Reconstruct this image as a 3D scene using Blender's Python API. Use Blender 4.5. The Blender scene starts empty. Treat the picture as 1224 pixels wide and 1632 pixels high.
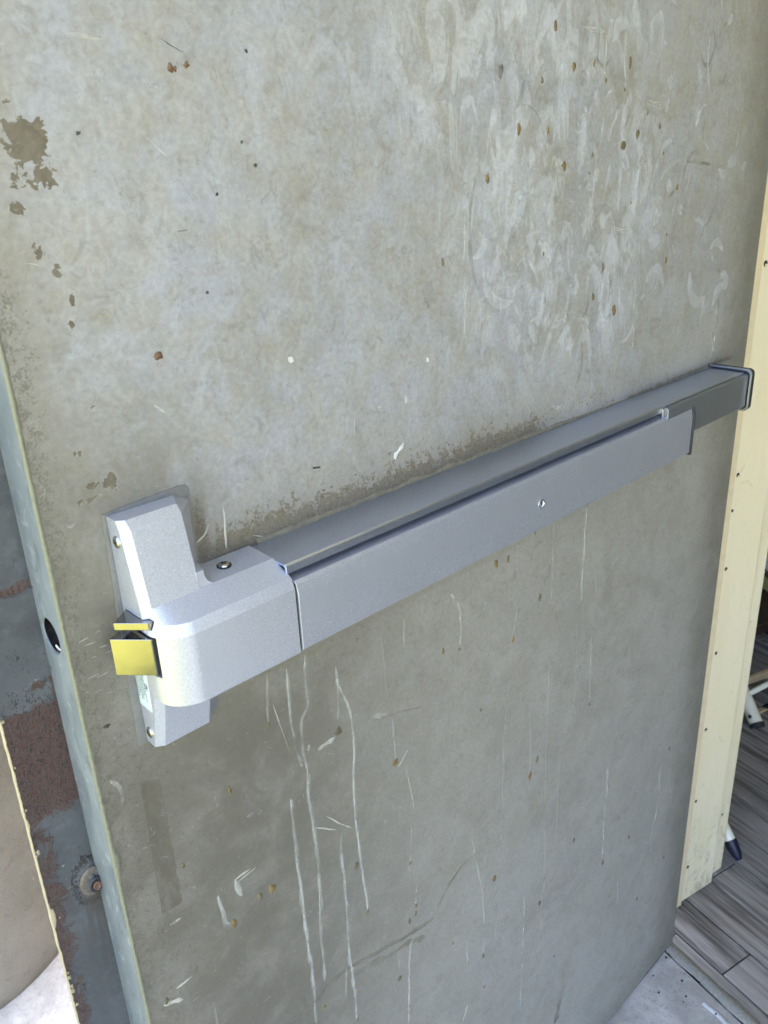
import bpy, bmesh, math, random
import numpy as np
from mathutils import Vector, Matrix, noise as mnoise
random.seed(7); rng = np.random.default_rng(11)
sc = bpy.context.scene
COL = sc.collection

# ------------------------------------------------------------------ camera
R_CV = np.array([[0.72026572, -0.69231718, -0.04375172],
                 [-0.29452982, -0.24809775, -0.92287577],
                 [0.62806805, 0.67760197, -0.38260436]])
F_PX = 1317.384
CAM = np.array([-0.15008, -0.448, 1.28970])
cam_d = bpy.data.cameras.new("camera"); cam = bpy.data.objects.new("camera", cam_d); COL.objects.link(cam)
cam_d.sensor_fit = 'VERTICAL'; cam_d.sensor_height = 36.0; cam_d.lens = F_PX / 1632 * 36.0
cam_d.clip_start = 0.01; cam_d.clip_end = 200
U, _, Vt = np.linalg.svd(R_CV); Rw = U @ Vt
M = Matrix.Identity(4)
for i in range(3):
    M[i][0] = Rw[0][i]; M[i][1] = -Rw[1][i]; M[i][2] = -Rw[2][i]; M[i][3] = CAM[i]
cam.matrix_world = M
cam_d.dof.use_dof = True; cam_d.dof.focus_distance = 0.72; cam_d.dof.aperture_fstop = 17
sc.camera = cam

# ------------------------------------------------------------------ light
SUN_EL, SUN_AZ = math.radians(62), math.radians(14)     # azimuth measured from +x towards +y
w = bpy.data.worlds.new("World"); sc.world = w; w.use_nodes = True
nt = w.node_tree; nt.nodes.clear()
sky = nt.nodes.new('ShaderNodeTexSky'); sky.sky_type = 'NISHITA'; sky.sun_disc = False
sky.sun_elevation = SUN_EL; sky.sun_rotation = math.pi / 2 - SUN_AZ
sky.air_density = 1.0; sky.dust_density = 5.0; sky.ozone_density = 0.7
bg = nt.nodes.new('ShaderNodeBackground'); bg.inputs['Strength'].default_value = 0.085
out = nt.nodes.new('ShaderNodeOutputWorld')
nt.links.new(sky.outputs[0], bg.inputs[0]); nt.links.new(bg.outputs[0], out.inputs[0])
sun_d = bpy.data.lights.new("sun", 'SUN'); sun_d.energy = 5.0; sun_d.angle = math.radians(0.5)
sun_d.color = (1.0, 0.95, 0.87)
sun = bpy.data.objects.new("sun", sun_d); COL.objects.link(sun)
sdir = Vector((math.cos(SUN_EL) * math.cos(SUN_AZ), math.cos(SUN_EL) * math.sin(SUN_AZ), math.sin(SUN_EL)))
sun.rotation_euler = sdir.to_track_quat('Z', 'Y').to_euler(); sun.location = (3, 3, 8)
vs = sc.view_settings
vs.view_transform = 'Standard'; vs.look = 'None'; vs.gamma = 1.0; vs.use_curve_mapping = False
vs.exposure = 4.0

# ------------------------------------------------------------------ surveying: pixel of the photo -> point on a plane of the place
def ray(px, py):
    return Rw.T @ np.array([(px - 612) / F_PX, (py - 816) / F_PX, 1.0])
def on(axis, px, py, val=0.0):
    r = ray(px, py); t = (val - CAM[axis]) / r[axis]; return CAM + r * t
def onY(px, py, y=0.0): return on(1, px, py, y)
def onZ(px, py, z=0.0): return on(2, px, py, z)
def onX(px, py, x=0.0): return on(0, px, py, x)

# ------------------------------------------------------------------ object helpers
def link(o, parent=None):
    COL.objects.link(o)
    if parent is not None: o.parent = parent
    return o
def tag(o, label=None, cat=None, group=None, kind=None):
    if label: o['label'] = label
    if cat: o['category'] = cat
    if group: o['group'] = group
    if kind: o['kind'] = kind
    return o
def thing(name, label, cat, loc=(0, 0, 0), group=None):
    o = bpy.data.objects.new(name, None); o.location = loc; o.empty_display_size = .05
    COL.objects.link(o); return tag(o, label, cat, group)
def finish(name, bm, mat, parent=None, smooth=False, bevel=0, seg=2, angle=35):
    bmesh.ops.recalc_face_normals(bm, faces=bm.faces)
    me = bpy.data.meshes.new(name); bm.to_mesh(me); bm.free()
    if mat: me.materials.append(mat)
    o = bpy.data.objects.new(name, me); link(o, parent)
    if parent is not None and parent.location.length > 0:
        me.transform(Matrix.Translation(-parent.location))
    if smooth:
        for p in me.polygons: p.use_smooth = True
    if bevel:
        m = o.modifiers.new('bevel', 'BEVEL'); m.width = bevel; m.segments = seg
        m.limit_method = 'ANGLE'; m.angle_limit = math.radians(angle)
        for p in me.polygons: p.use_smooth = True
        m.harden_normals = True
    return o
def box(bm, a, b):
    x0, y0, z0 = a; x1, y1, z1 = b
    v = [bm.verts.new(p) for p in ((x0,y0,z0),(x1,y0,z0),(x1,y1,z0),(x0,y1,z0),(x0,y0,z1),(x1,y0,z1),(x1,y1,z1),(x0,y1,z1))]
    for f in ((0,1,2,3),(4,5,6,7),(0,1,5,4),(1,2,6,5),(2,3,7,6),(3,0,4,7)): bm.faces.new([v[i] for i in f])
def prism(bm, poly, f0, f1):
    """poly: list of 2-D points; f0/f1 map a 2-D point to 3-D at either end"""
    a = [bm.verts.new(f0(p)) for p in poly]; b = [bm.verts.new(f1(p)) for p in poly]
    n = len(poly)
    bm.faces.new(a); bm.faces.new(b[::-1])
    for i in range(n): bm.faces.new((a[i], a[(i+1) % n], b[(i+1) % n], b[i]))
def rings(bm, rs):
    vr = [[bm.verts.new(p) for p in r] for r in rs]; n = len(rs[0])
    bm.faces.new(vr[0]); bm.faces.new(vr[-1][::-1])
    for a, b in zip(vr, vr[1:]):
        for i in range(n): bm.faces.new((a[i], a[(i+1) % n], b[(i+1) % n], b[i]))
def frame_of(d):
    d = Vector(d).normalized(); u = d.orthogonal().normalized(); return d, u, d.cross(u)
def tube(bm, pts, r, n=12, caps=True):
    pts = [Vector(p) for p in pts]; rr = r if isinstance(r, (list, tuple)) else [r] * len(pts)
    d, u, v = frame_of(pts[-1] - pts[0]); vr = []
    for p, q in zip(pts, rr):
        vr.append([bm.verts.new(p + (u * math.cos(t) + v * math.sin(t)) * q) for t in [2 * math.pi * k / n for k in range(n)]])
    for a, b in zip(vr, vr[1:]):
        for i in range(n): bm.faces.new((a[i], a[(i+1) % n], b[(i+1) % n], b[i]))
    if caps: bm.faces.new(vr[0]); bm.faces.new(vr[-1][::-1])
def new_bm(): return bmesh.new()

# ------------------------------------------------------------------ node helpers
class NT:
    def __init__(s, name):
        s.m = bpy.data.materials.new(name); s.m.use_nodes = True; s.t = s.m.node_tree; s.t.nodes.clear()
        s.out = s.t.nodes.new('ShaderNodeOutputMaterial'); s.b = s.t.nodes.new('ShaderNodeBsdfPrincipled')
        s.t.links.new(s.b.outputs[0], s.out.inputs[0]); s.co = None
    def L(s, a, b): s.t.links.new(a, b)
    def set(s, **k):
        for n, v in k.items():
            n = n.replace('_', ' ')
            if hasattr(v, 'is_linked') or isinstance(v, bpy.types.NodeSocket): s.L(v, s.b.inputs[n])
            else: s.b.inputs[n].default_value = v
    def coord(s, scale=(1, 1, 1), loc=(0, 0, 0), rot=(0, 0, 0)):
        if not s.co: s.co = s.t.nodes.new('ShaderNodeTexCoord')
        mp = s.t.nodes.new('ShaderNodeMapping'); mp.inputs['Scale'].default_value = scale
        mp.inputs['Location'].default_value = loc; mp.inputs['Rotation'].default_value = rot
        s.L(s.co.outputs['Object'], mp.inputs[0]); return mp.outputs[0]
    def noise(s, freq, detail=4, rough=.55, dist=0, vec=None, **k):
        n = s.t.nodes.new('ShaderNodeTexNoise'); n.inputs['Scale'].default_value = freq
        n.inputs['Detail'].default_value = detail; n.inputs['Roughness'].default_value = rough
        n.inputs['Distortion'].default_value = dist; s.L(vec if vec else s.coord(**k), n.inputs['Vector'])
        return n.outputs[0]
    def voro(s, freq, feat='F1', vec=None, **k):
        n = s.t.nodes.new('ShaderNodeTexVoronoi'); n.feature = feat; n.inputs['Scale'].default_value = freq
        s.L(vec if vec else s.coord(**k), n.inputs['Vector']); return n.outputs['Distance']
    def ramp(s, f, a, b, ca=0.0, cb=1.0, smooth=True):
        n = s.t.nodes.new('ShaderNodeMapRange'); n.interpolation_type = 'SMOOTHSTEP' if smooth else 'LINEAR'
        s.L(f, n.inputs[0]); n.inputs[1].default_value = a; n.inputs[2].default_value = b
        n.inputs[3].default_value = ca; n.inputs[4].default_value = cb; return n.outputs[0]
    def math(s, op, a, b=None):
        n = s.t.nodes.new('ShaderNodeMath'); n.operation = op
        for i, q in enumerate((a, b)):
            if q is None: continue
            if isinstance(q, bpy.types.NodeSocket): s.L(q, n.inputs[i])
            else: n.inputs[i].default_value = q
        return n.outputs[0]
    def mix(s, f, a, b, mode='MIX'):
        n = s.t.nodes.new('ShaderNodeMix'); n.data_type = 'RGBA'; n.blend_type = mode
        for i, q in ((0, f), (6, a), (7, b)):
            if isinstance(q, bpy.types.NodeSocket): s.L(q, n.inputs[i])
            elif i == 0: n.inputs[0].default_value = q
            else: n.inputs[i].default_value = (*q, 1) if len(q) == 3 else q
        return n.outputs[2]
    def bump(s, h, strength=.3, dist=.001, prev=None):
        n = s.t.nodes.new('ShaderNodeBump'); n.inputs['Strength'].default_value = strength
        n.inputs['Distance'].default_value = dist; s.L(h, n.inputs['Height'])
        if prev: s.L(prev, n.inputs['Normal'])
        s.L(n.outputs[0], s.b.inputs['Normal']); return n.outputs[0]
    def attr(s, name):
        n = s.t.nodes.new('ShaderNodeAttribute'); n.attribute_name = name
        sp = s.t.nodes.new('ShaderNodeSeparateColor'); s.L(n.outputs['Color'], sp.inputs[0]); return sp.outputs
def lin(r, g, b):
    return tuple(((c / 255) / 12.92 if c / 255 <= .04045 else ((c / 255 + .055) / 1.055) ** 2.4) for c in (r, g, b))
def simple(name, col, rough=.5, metal=0.0, nscale=60, amt=.15, bump=0.0):
    n = NT(name); f = n.noise(nscale, 4)
    n.set(Base_Color=n.mix(f, tuple(c * (1 - amt) for c in col), tuple(min(1, c * (1 + amt)) for c in col)), Roughness=rough, Metallic=metal)
    if bump: n.bump(f, bump, .001)
    return n.m

# ------------------------------------------------------------------ materials
def mat_door():
    n = NT('aged_door_paint')
    a1 = n.attr('marks_a'); a2 = n.attr('marks_b')
    chip_a, grime_shade_a, smear_a = a1[0], a1[1], a1[2]
    patch_a, speck_a, chalk_sheen_a = a2[0], a2[1], a2[2]
    big = n.noise(5.5, 5, .6, .5); mid = n.noise(28, 6, .62, .8); fine = n.noise(260, 5, .6)
    vst = n.noise(38, 5, .6, .3, scale=(1, 1, .10))
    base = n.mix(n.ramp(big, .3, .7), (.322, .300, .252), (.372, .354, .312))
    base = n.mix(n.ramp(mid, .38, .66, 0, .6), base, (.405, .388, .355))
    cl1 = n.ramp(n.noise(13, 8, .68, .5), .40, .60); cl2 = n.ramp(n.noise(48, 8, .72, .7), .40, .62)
    cf_ = n.math('MULTIPLY', chalk_sheen_a, n.math('ADD', n.math('MULTIPLY', cl1, .55), n.math('MULTIPLY', cl2, .45)))
    base = n.mix(n.math('MULTIPLY', cf_, .9), base, (.385, .400, .450))  # bluish sky sheen mixed in together with the chalky mottling
    base = n.mix(n.ramp(n.noise(70, 7, .76, 1.2), .52, .64, 0, .45), base, (.222, .210, .170))
    base = n.mix(n.ramp(n.noise(8, 6, .7, 1.4, loc=(7, 7, 7)), .52, .66, 0, .28), base, (.235, .226, .190))
    base = n.mix(n.ramp(vst, .58, .72, 0, .22), base, (.46, .455, .43))
    # hand smears: curled lobes with sharp rims
    sm1 = n.noise(15, 5, .6, 1.5, scale=(1.15, 1, .75)); sm2 = n.noise(33, 5, .6, 1.6, scale=(1.2, 1, .62), loc=(3, 1, 7))
    l1 = n.math('MULTIPLY', smear_a, n.ramp(sm1, .48, .59)); l2 = n.math('MULTIPLY', smear_a, n.ramp(sm2, .50, .60))
    base = n.mix(n.math('MULTIPLY', l1, .45), base, (.52, .53, .56))
    base = n.mix(n.math('MULTIPLY', l2, .50), base, (.60, .61, .64))
    rim = n.math('MULTIPLY', smear_a, n.math('SUBTRACT', 1, n.ramp(n.math('ABSOLUTE', n.math('SUBTRACT', n.noise(22, 4, .55, 2.4, scale=(1.2, 1, .8), loc=(9, 2, 1)), .5)), 0, .014)))
    base = n.mix(n.math('MULTIPLY', rim, .30), base, (.20, .19, .13))
    # bare primer crumbs and rust beside the hardware
    a3 = n.attr('marks_c'); rust_a = a3[0]
    base = n.mix(n.math('MULTIPLY', a3[1], n.ramp(n.noise(20, 6, .65, .5), .3, .6, .55, .95)), base, (.130, .118, .090))  # brown dirt film, plus painted shade at the hinge side
    rf = n.ramp(n.math('ADD', rust_a, n.math('MULTIPLY', n.math('SUBTRACT', n.noise(130, 6, .75, .8), .5), 1.9)), .48, .60)
    base = n.mix(n.math('MULTIPLY', rf, .85), base, n.mix(n.ramp(n.noise(500, 3, .6), .42, .6), (.085, .058, .034), (.22, .175, .115)))
    base = n.mix(n.math('MULTIPLY', rust_a, .35), base, (.22, .19, .13))
    # speckled dark dirt; the mask also carries painted contact and hinge-side shade
    gf = n.noise(620, 3, .7); gm = n.noise(150, 5, .65, .4)
    gsp = n.ramp(n.math('ADD', n.math('MULTIPLY', gf, .6), n.math('ADD', n.math('MULTIPLY', gm, .5), n.math('MULTIPLY', grime_shade_a, .45))), .78, .90)
    base = n.mix(n.math('MULTIPLY', grime_shade_a, .80), base, (.175, .160, .122))
    base = n.mix(n.math('MULTIPLY', n.math('MULTIPLY', gsp, n.ramp(grime_shade_a, .02, .3)), .6), base, (.085, .072, .055))
    # worn rectangle
    pf = n.ramp(n.math('ADD', patch_a, n.math('MULTIPLY', n.noise(180, 4, .7), .55)), .70, .78)
    base = n.mix(n.math('MULTIPLY', pf, n.ramp(n.noise(90, 6, .7, .5, scale=(1, 1, .3), rot=(0, .6, 0)), .38, .58, .95, .50)), base, (.115, .098, .070))
    # chips: ragged, crisp
    cf = n.ramp(n.math('ADD', chip_a, n.math('MULTIPLY', n.math('SUBTRACT', n.noise(150, 6, .65, .6), .5), 1.7)), .52, .56)
    base = n.mix(n.math('SUBTRACT', n.ramp(n.math('ADD', chip_a, n.math('MULTIPLY', n.math('SUBTRACT', n.noise(150, 6, .65, .6), .5), 1.7)), .46, .52, 0, .4), n.math('MULTIPLY', cf, .4)), base, (.50, .49, .45))
    base = n.mix(cf, base, n.mix(n.ramp(n.noise(60, 6, .7, .8), .35, .65), (.125, .102, .070), (.185, .158, .115)))
    cf2 = n.ramp(n.noise(95, 5, .7, .8, loc=(5, 5, 5)), .715, .735)
    base = n.mix(n.math('MULTIPLY', cf2, .35), base, (.12, .10, .07))
    # white spatter
    sv = n.math('SUBTRACT', 1, n.ramp(n.math('ADD', n.voro(230), n.math('MULTIPLY', n.noise(40, 3), .45)), .31, .36))
    base = n.mix(n.math('MULTIPLY', n.math('MULTIPLY', sv, speck_a), .75), base, (.62, .62, .58))
    # fine scratches
    scx = n.noise(90, 3, .6, 0, scale=(1, 1, .05), rot=(0, math.radians(35), 0))
    base = n.mix(n.ramp(scx, .70, .74, 0, .25), base, (.5, .5, .46))
    base = n.mix(n.ramp(n.noise(170, 7, .78, 1.4, loc=(1, 8, 2)), .59, .66, 0, .42), base, (.15, .138, .105))
    base = n.mix(n.ramp(n.noise(130, 7, .78, 1.6, loc=(6, 1, 4)), .60, .67, 0, .40), base, (.50, .505, .52))
    base = n.mix(n.ramp(n.noise(44, 7, .7, 3.0, scale=(1, 1, .6), loc=(2, 2, 9)), .64, .68, 0, .35), base, (.19, .178, .14))
    base = n.mix(n.ramp(fine, .35, .7, .18, 0), base, (.08, .08, .06))
    rg = n.ramp(n.noise(14, 6, .6, 1.0), .3, .7, .34, .52)
    rg = n.math('ADD', rg, n.math('MULTIPLY', n.math('ADD', cf, grime_shade_a), .18))
    rg = n.math('ADD', rg, n.math('MULTIPLY', l1, .08))
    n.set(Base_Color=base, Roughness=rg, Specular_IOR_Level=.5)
    h = n.math('ADD', n.math('MULTIPLY', n.noise(16, 3, .5, .4), 1.0), n.math('MULTIPLY', n.noise(120, 4, .6), .12))
    h = n.math('SUBTRACT', h, n.math('MULTIPLY', cf, .10)); h = n.math('ADD', h, n.math('MULTIPLY', l1, .05))
    n.bump(h, .35, .004)
    return n.m
M_DOOR = mat_door()

def mat_silver(name, col, rough=.40, metal=.75):
    n = NT(name); sp = n.noise(2400, 2, .5); c2 = n.noise(30, 4)
    base = n.mix(n.ramp(sp, .38, .64), tuple(c * .80 for c in col), tuple(min(1, c * 1.2) for c in col))
    base = n.mix(n.ramp(c2, .3, .8, 0, .12), base, tuple(c * .7 for c in col))
    n.set(Base_Color=base, Metallic=metal, Roughness=n.ramp(sp, .3, .7, rough - .04, rough + .08))
    n.bump(sp, .12, .0003); return n.m
M_SILVER = mat_silver('silver_powder_coat', (.56, .58, .645), .43, .62)
M_SATIN = mat_silver('satin_grey_aluminium', (.55, .60, .72), .32, .90)
M_PAD = mat_silver('grey_pad_coating', (.54, .56, .635), .41, .66)
M_CHROME = simple('polished_steel', (.80, .78, .74), .07, 1.0, 70, .04)
M_BOLT = simple('brushed_latch_steel', (.325, .32, .325), .13, 1.0, 60, .16, .05)
M_SCREW = simple('nickel_screw', (.55, .54, .50), .25, 1.0, 300, .15)
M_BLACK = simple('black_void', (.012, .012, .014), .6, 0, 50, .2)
M_BLACKP = simple('black_plastic', (.03, .03, .034), .45, 0, 200, .2)
M_LABEL = simple('label_paper', (.62, .72, .70), .5, 0, 200, .04)
M_INK = simple('label_ink', (.06, .07, .08), .6, 0, 200, .1)
M_PLATE = simple('painted_backplate', (.19, .187, .175), .45, .1, 160, .25, .3)

def mat_edge():
    n = NT('pale_edge_paint'); f = n.noise(26, 6, .6, 1.2, scale=(1, 1, .35)); g = n.noise(150, 5, .7, 1.5, scale=(1, 1, .3))
    base = n.mix(n.ramp(f, .3, .75), (.145, .170, .190), (.215, .242, .258))
    base = n.mix(n.ramp(g, .54, .66, 0, .65), base, (.085, .09, .08))
    base = n.mix(n.ramp(n.noise(60, 5, .6, 1, loc=(4, 4, 4)), .58, .68, 0, .6), base, (.32, .35, .37))
    n.set(Base_Color=base, Roughness=n.ramp(f, .3, .7, .35, .6)); n.bump(n.math('ADD', f, n.math('MULTIPLY', g, .4)), .4, .002); return n.m
M_EDGE = mat_edge()
M_CAULK = simple('yellowed_caulk', (.19, .19, .135), .6, 0, 300, .35, .4)
M_CREAMCHIP = simple('cream_paint_flake', (.34, .295, .20), .6, 0, 300, .15, .3)

def mat_astragal():
    n = NT('blistered_grey_paint')
    a = n.attr('marks_a'); red_a, blk_a, rad_a = a[0], a[1], a[2]
    f = n.noise(14, 5, .6, .6)
    base = n.mix(n.ramp(f, .3, .7), (.060, .064, .070), (.095, .101, .108))
    base = n.mix(n.ramp(n.noise(90, 5, .65), .5, .75, 0, .4), base, (.15, .16, .165))
    wr = n.noise(520, 3, .6, 1.2, scale=(1, 1, .55), rot=(0, .5, 0))
    red = n.ramp(n.math('ADD', red_a, n.math('MULTIPLY', n.math('SUBTRACT', n.noise(48, 8, .75, .6), .5), 2.6)), .30, .62)
    redc = n.mix(n.ramp(wr, .36, .62), (.055, .020, .014), (.085, .062, .057))
    base = n.mix(red, base, redc)
    blk = n.ramp(n.math('ADD', blk_a, n.math('MULTIPLY', n.math('SUBTRACT', wr, .5), 2.2)), .62, .72)
    base = n.mix(blk, base, (.018, .016, .015))
    base = n.mix(n.math('MULTIPLY', rad_a, n.ramp(n.noise(260, 3, .6, .2, scale=(1, 1, .06)), .42, .55)), base, (.06, .05, .038))
    base = n.mix(n.ramp(n.noise(120, 5, .7, 0, loc=(2, 7, 1)), .70, .72, 0, .9), base, (.38, .36, .33))
    n.set(Base_Color=base, Roughness=n.ramp(wr, .3, .7, .28, .5))
    n.bump(n.math('ADD', n.math('MULTIPLY', wr, n.math('ADD', n.math('MULTIPLY', red, .9), .1)), f), .8, .0012); return n.m
M_ASTRAGAL = mat_astragal()
M_RUSTSP = simple('orange_rust_spot', (.15, .088, .048), .7, 0, 500, .5)
M_RUST = simple('rusty_steel', (.20, .115, .075), .7, .2, 500, .6, .8)
M_BARE = simple('bare_worn_steel', (.155, .135, .115), .5, .4, 400, .5, .6)

def mat_run(name, col, rough=.4, alpha=None):
    n = NT(name); f = n.noise(160, 4, .6)
    n.set(Base_Color=n.mix(f, tuple(c * .85 for c in col), tuple(c * 1.15 for c in col)), Roughness=rough)
    if alpha: n.set(Alpha=n.ramp(n.noise(24, 5, .62, .3), .34, .60, alpha[0], alpha[1]))
    return n.m
M_RUN = mat_run('pale_paint_run', (.68, .68, .64), .4, (.05, .50)); M_RUNF = mat_run('faint_paint_run', (.66, .66, .60), .4, (.0, .30)); M_RUNM = mat_run('grey_paint_run', (.67, .67, .62), .4, (.0, .40))
M_DROP = mat_run('amber_resin_drop', (.20, .14, .055), .35, (.45, 1.0)); M_DROPD = mat_run('dark_resin_drop', (.16, .13, .075), .4, (.3, 1.0))
M_WHITE = mat_run('white_scuff', (.75, .75, .73), .6, (.5, 1.0)); M_SCR = mat_run('bare_scratch', (.74, .73, .66), .6, (.05, .60))
M_DARK = mat_run('dark_speck', (.05, .045, .035), .6, (.5, 1)); M_SMEAR = mat_run('brown_rub_mark', (.26, .24, .18), .45, (.08, .52))
M_HAND = mat_run('pale_hand_smear', (.84, .86, .90), .5, (.0, .22)); M_HANDD = mat_run('grey_hand_smear', (.30, .29, .23), .5, (.0, .25))

def mat_frame():
    n = NT('cream_gloss_paint'); f = n.noise(18, 5, .6, .4, scale=(1, 1, .25)); d = n.noise(110, 6, .7)
    base = n.mix(n.ramp(f, .3, .75), (.90, .77, .50), (.93, .82, .58))
    base = n.mix(n.ramp(d, .60, .72, 0, .35), base, (.42, .36, .24))
    base = n.mix(n.ramp(n.noise(300, 3, .7), .68, .74, 0, .5), base, (.25, .2, .12))
    sx = n.t.nodes.new('ShaderNodeSeparateXYZ'); n.L(n.coord(), sx.inputs[0]); low = n.ramp(sx.outputs[2], .0, .30, 1, 0)
    base = n.mix(n.math('MULTIPLY', low, n.ramp(n.noise(38, 7, .75, .6, scale=(1, 1, .6)), .48, .62, 0, .55)), base, (.40, .33, .22))
    base = n.mix(n.ramp(n.noise(24, 7, .75, 1.0, loc=(3, 3, 3)), .60, .66, 0, .3), base, (.50, .41, .27))
    n.set(Base_Color=base, Roughness=.38); n.bump(n.noise(60, 4, .6, .5, scale=(1, 1, .3)), .35, .002); return n.m
M_FRAME = mat_frame()
M_FRAMEY = simple('yellowed_cream_edge', (.80, .66, .42), .45, 0, 60, .15, .2)
M_HOLE = simple('dark_screw_hole', (.03, .022, .015), .7)

def mat_stucco():
    n = NT('tan_stucco'); a = n.noise(45, 6, .65, .8); b = n.noise(8, 4, .5)
    base = n.mix(n.ramp(b, .3, .7), (.31, .262, .195), (.39, .335, .255))
    base = n.mix(n.ramp(a, .55, .75, 0, .5), base, (.19, .158, .112))
    base = n.mix(n.ramp(n.noise(130, 4, .6), .66, .72, 0, .6), base, (.36, .32, .25))
    n.set(Base_Color=base, Roughness=.85); n.bump(n.math('ADD', a, n.math('MULTIPLY', n.noise(140, 5, .7), .4)), .9, .006); return n.m
M_STUCCO = mat_stucco()
M_WALL = simple('cream_wall_paint', (.66, .61, .50), .8, 0, 30, .08, .3)

def mat_concrete():
    n = NT('worn_concrete'); a = n.noise(9, 6, .65, .4); b = n.noise(90, 6, .7)
    base = n.mix(n.ramp(a, .3, .7), (.42, .39, .365), (.72, .685, .65))
    base = n.mix(n.ramp(b, .5, .7, 0, .6), base, (.36, .34, .33))
    base = n.mix(n.ramp(n.noise(200, 5, .7), .56, .70, 0, .6), base, (.17, .155, .15))
    n.set(Base_Color=base, Roughness=.8); n.bump(n.math('ADD', b, n.noise(300, 4, .7)), .5, .003); return n.m
M_CONC = mat_concrete()
M_MORTAR = simple('rough_mortar', (.33, .31, .275), .9, 0, 220, .5, 1.0)
M_WHITEPAINT = simple('chipped_white_line_paint', (.62, .62, .64), .7, 0, 120, .25, .4)

def mat_tile():
    n = NT('wood_look_tile')
    oi = n.t.nodes.new('ShaderNodeObjectInfo')
    cv = n.t.nodes.new('ShaderNodeVectorMath'); cv.operation = 'ADD'
    n.co = n.t.nodes.new('ShaderNodeTexCoord')
    cr = n.t.nodes.new('ShaderNodeCombineXYZ'); n.L(n.math('MULTIPLY', oi.outputs['Random'], 37.0), cr.inputs[1]); n.L(n.math('MULTIPLY', oi.outputs['Random'], 11.0), cr.inputs[0])
    n.L(n.co.outputs['Object'], cv.inputs[0]); n.L(cr.outputs[0], cv.inputs[1])
    mp = n.t.nodes.new('ShaderNodeMapping'); mp.inputs['Scale'].default_value = (1, .045, 1); n.L(cv.outputs[0], mp.inputs[0])
    st = n.noise(62, 4, .65, .25, vec=mp.outputs[0]); st2 = n.noise(260, 3, .6, .1, vec=mp.outputs[0])
    base = n.mix(n.ramp(st, .36, .64), (.13, .114, .104), (.35, .315, .295))
    base = n.mix(n.ramp(st2, .56, .70, 0, .6), base, (.46, .42, .395))
    base = n.mix(n.ramp(st, .30, .40, .8, 0), base, (.05, .044, .044))
    n.set(Base_Color=base, Roughness=n.ramp(st, .3, .7, .55, .38)); n.bump(st, .6, .0015); return n.m
M_TILE = mat_tile()
M_GROUT = simple('dark_grout', (.07, .064, .06), .9, 0, 300, .3, .4)
M_OLIVE = simple('olive_wall_paint', (.40, .34, .14), .6, 0, 12, .1)
M_BROWN = simple('dark_stained_wood', (.035, .018, .012), .45, 0, 30, .3)
M_CREAMLEG = simple('cream_enamel', (.88, .82, .66), .25, 0, 40, .12)
M_TAN = simple('tan_bare_wood', (.58, .43, .26), .55, 0, 60, .25)
M_RUBBER = simple('dark_blue_rubber', (.012, .013, .035), .35, 0, 90, .2)
M_PALEPIPE = simple('pale_grey_enamel', (.55, .58, .58), .35, 0, 40, .1)
M_CEIL = simple('painted_soffit', (.30, .29, .27), .8, 0, 6, .1)
M_YELLOW = simple('yellow_ground_paint', (.098, .098, .011), .6, 0, 5, .16, .1)

# ------------------------------------------------------------------ building frame of reference
TH = math.radians(13)
BU = Vector((math.cos(TH), -math.sin(TH), 0)); BV = Vector((-math.sin(TH), -math.cos(TH), 0)); BO = Vector((.94, .0465, 0))
def B(u, v, z=0.0): return BO + BU * u + BV * v + Vector((0, 0, z))
def bbox(bm, u0, u1, v0, v1, z0, z1):
    prism(bm, [(u0, v0), (u1, v0), (u1, v1), (u0, v1)], lambda p: B(p[0], p[1], z0), lambda p: B(p[0], p[1], z1))

# ------------------------------------------------------------------ ground, sheltering building, column
bm = new_bm(); prism(bm, [(-40, -40), (40, -40), (40, 40), (-40, 40)], lambda p: (*p, -.2), lambda p: (*p, -.004))
gr = finish('ground', bm, simple('distant_ground', (.19, .178, .115), .9, 0, 2, .2)); tag(gr, kind='structure')
bm = new_bm(); E0 = -.035
pts = [B(E0 - .005, 9.0), B(E0 - .005, -2.6), Vector((-.45, 3.0, 0)), Vector((-.61, -9.0, 0))]
vv = [bm.verts.new((p.x, p.y, 0.0)) for p in (pts[0], pts[1], pts[2], pts[3])]
bm.faces.new(vv); ex = bmesh.ops.extrude_face_region(bm, geom=bm.faces[:])
bmesh.ops.translate(bm, vec=(0, 0, -.1), verts=[e for e in ex['geom'] if isinstance(e, bmesh.types.BMVert)])
pv = finish('pavement', bm, M_CONC); tag(pv, kind='structure')
bm = new_bm(); prism(bm, [(-4.2, -9.0), (-.62, -9.0), (-.46, 3.0), (-4.2, 3.0)], lambda p: (*p, -.05), lambda p: (*p, .002))
yp = finish('road', bm, M_YELLOW); tag(yp, kind='structure')
# white paint line remains and mortar strip beside the tiled floor
bm = new_bm()
def ragged_strip(bm, u0, u1, v0, v1, z0, z1, n=90, amp=.004, sc_=30, seed=0):
    a, b = [], []
    for i in range(n + 1):
        v = v0 + (v1 - v0) * i / n
        e0 = u0 + amp * mnoise.noise((v * sc_, seed, 1)); e1 = u1 + amp * mnoise.noise((v * sc_, seed, 5))
        h = z1 + .0012 * mnoise.noise((v * 60, seed, 9))
        a.append([bm.verts.new(B(e0, v, z0)), bm.verts.new(B(e0 + .001, v, h)), bm.verts.new(B((e0 + e1) / 2, v, h + .0006)), bm.verts.new(B(e1 - .001, v, h)), bm.verts.new(B(e1, v, z0))])
    for p, q in zip(a, a[1:]):
        for k in range(4): bm.faces.new((p[k], p[k+1], q[k+1], q[k]))
ragged_strip(bm, E0 - .003, E0 + .020, -.3, 1.2, -.004, .0035, seed=1)
tag(finish('mortar_bead', bm, M_MORTAR, smooth=True), 'rough crumbly mortar bead between the grey pavement and the wood look floor', 'mortar')
bm = new_bm()
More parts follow.
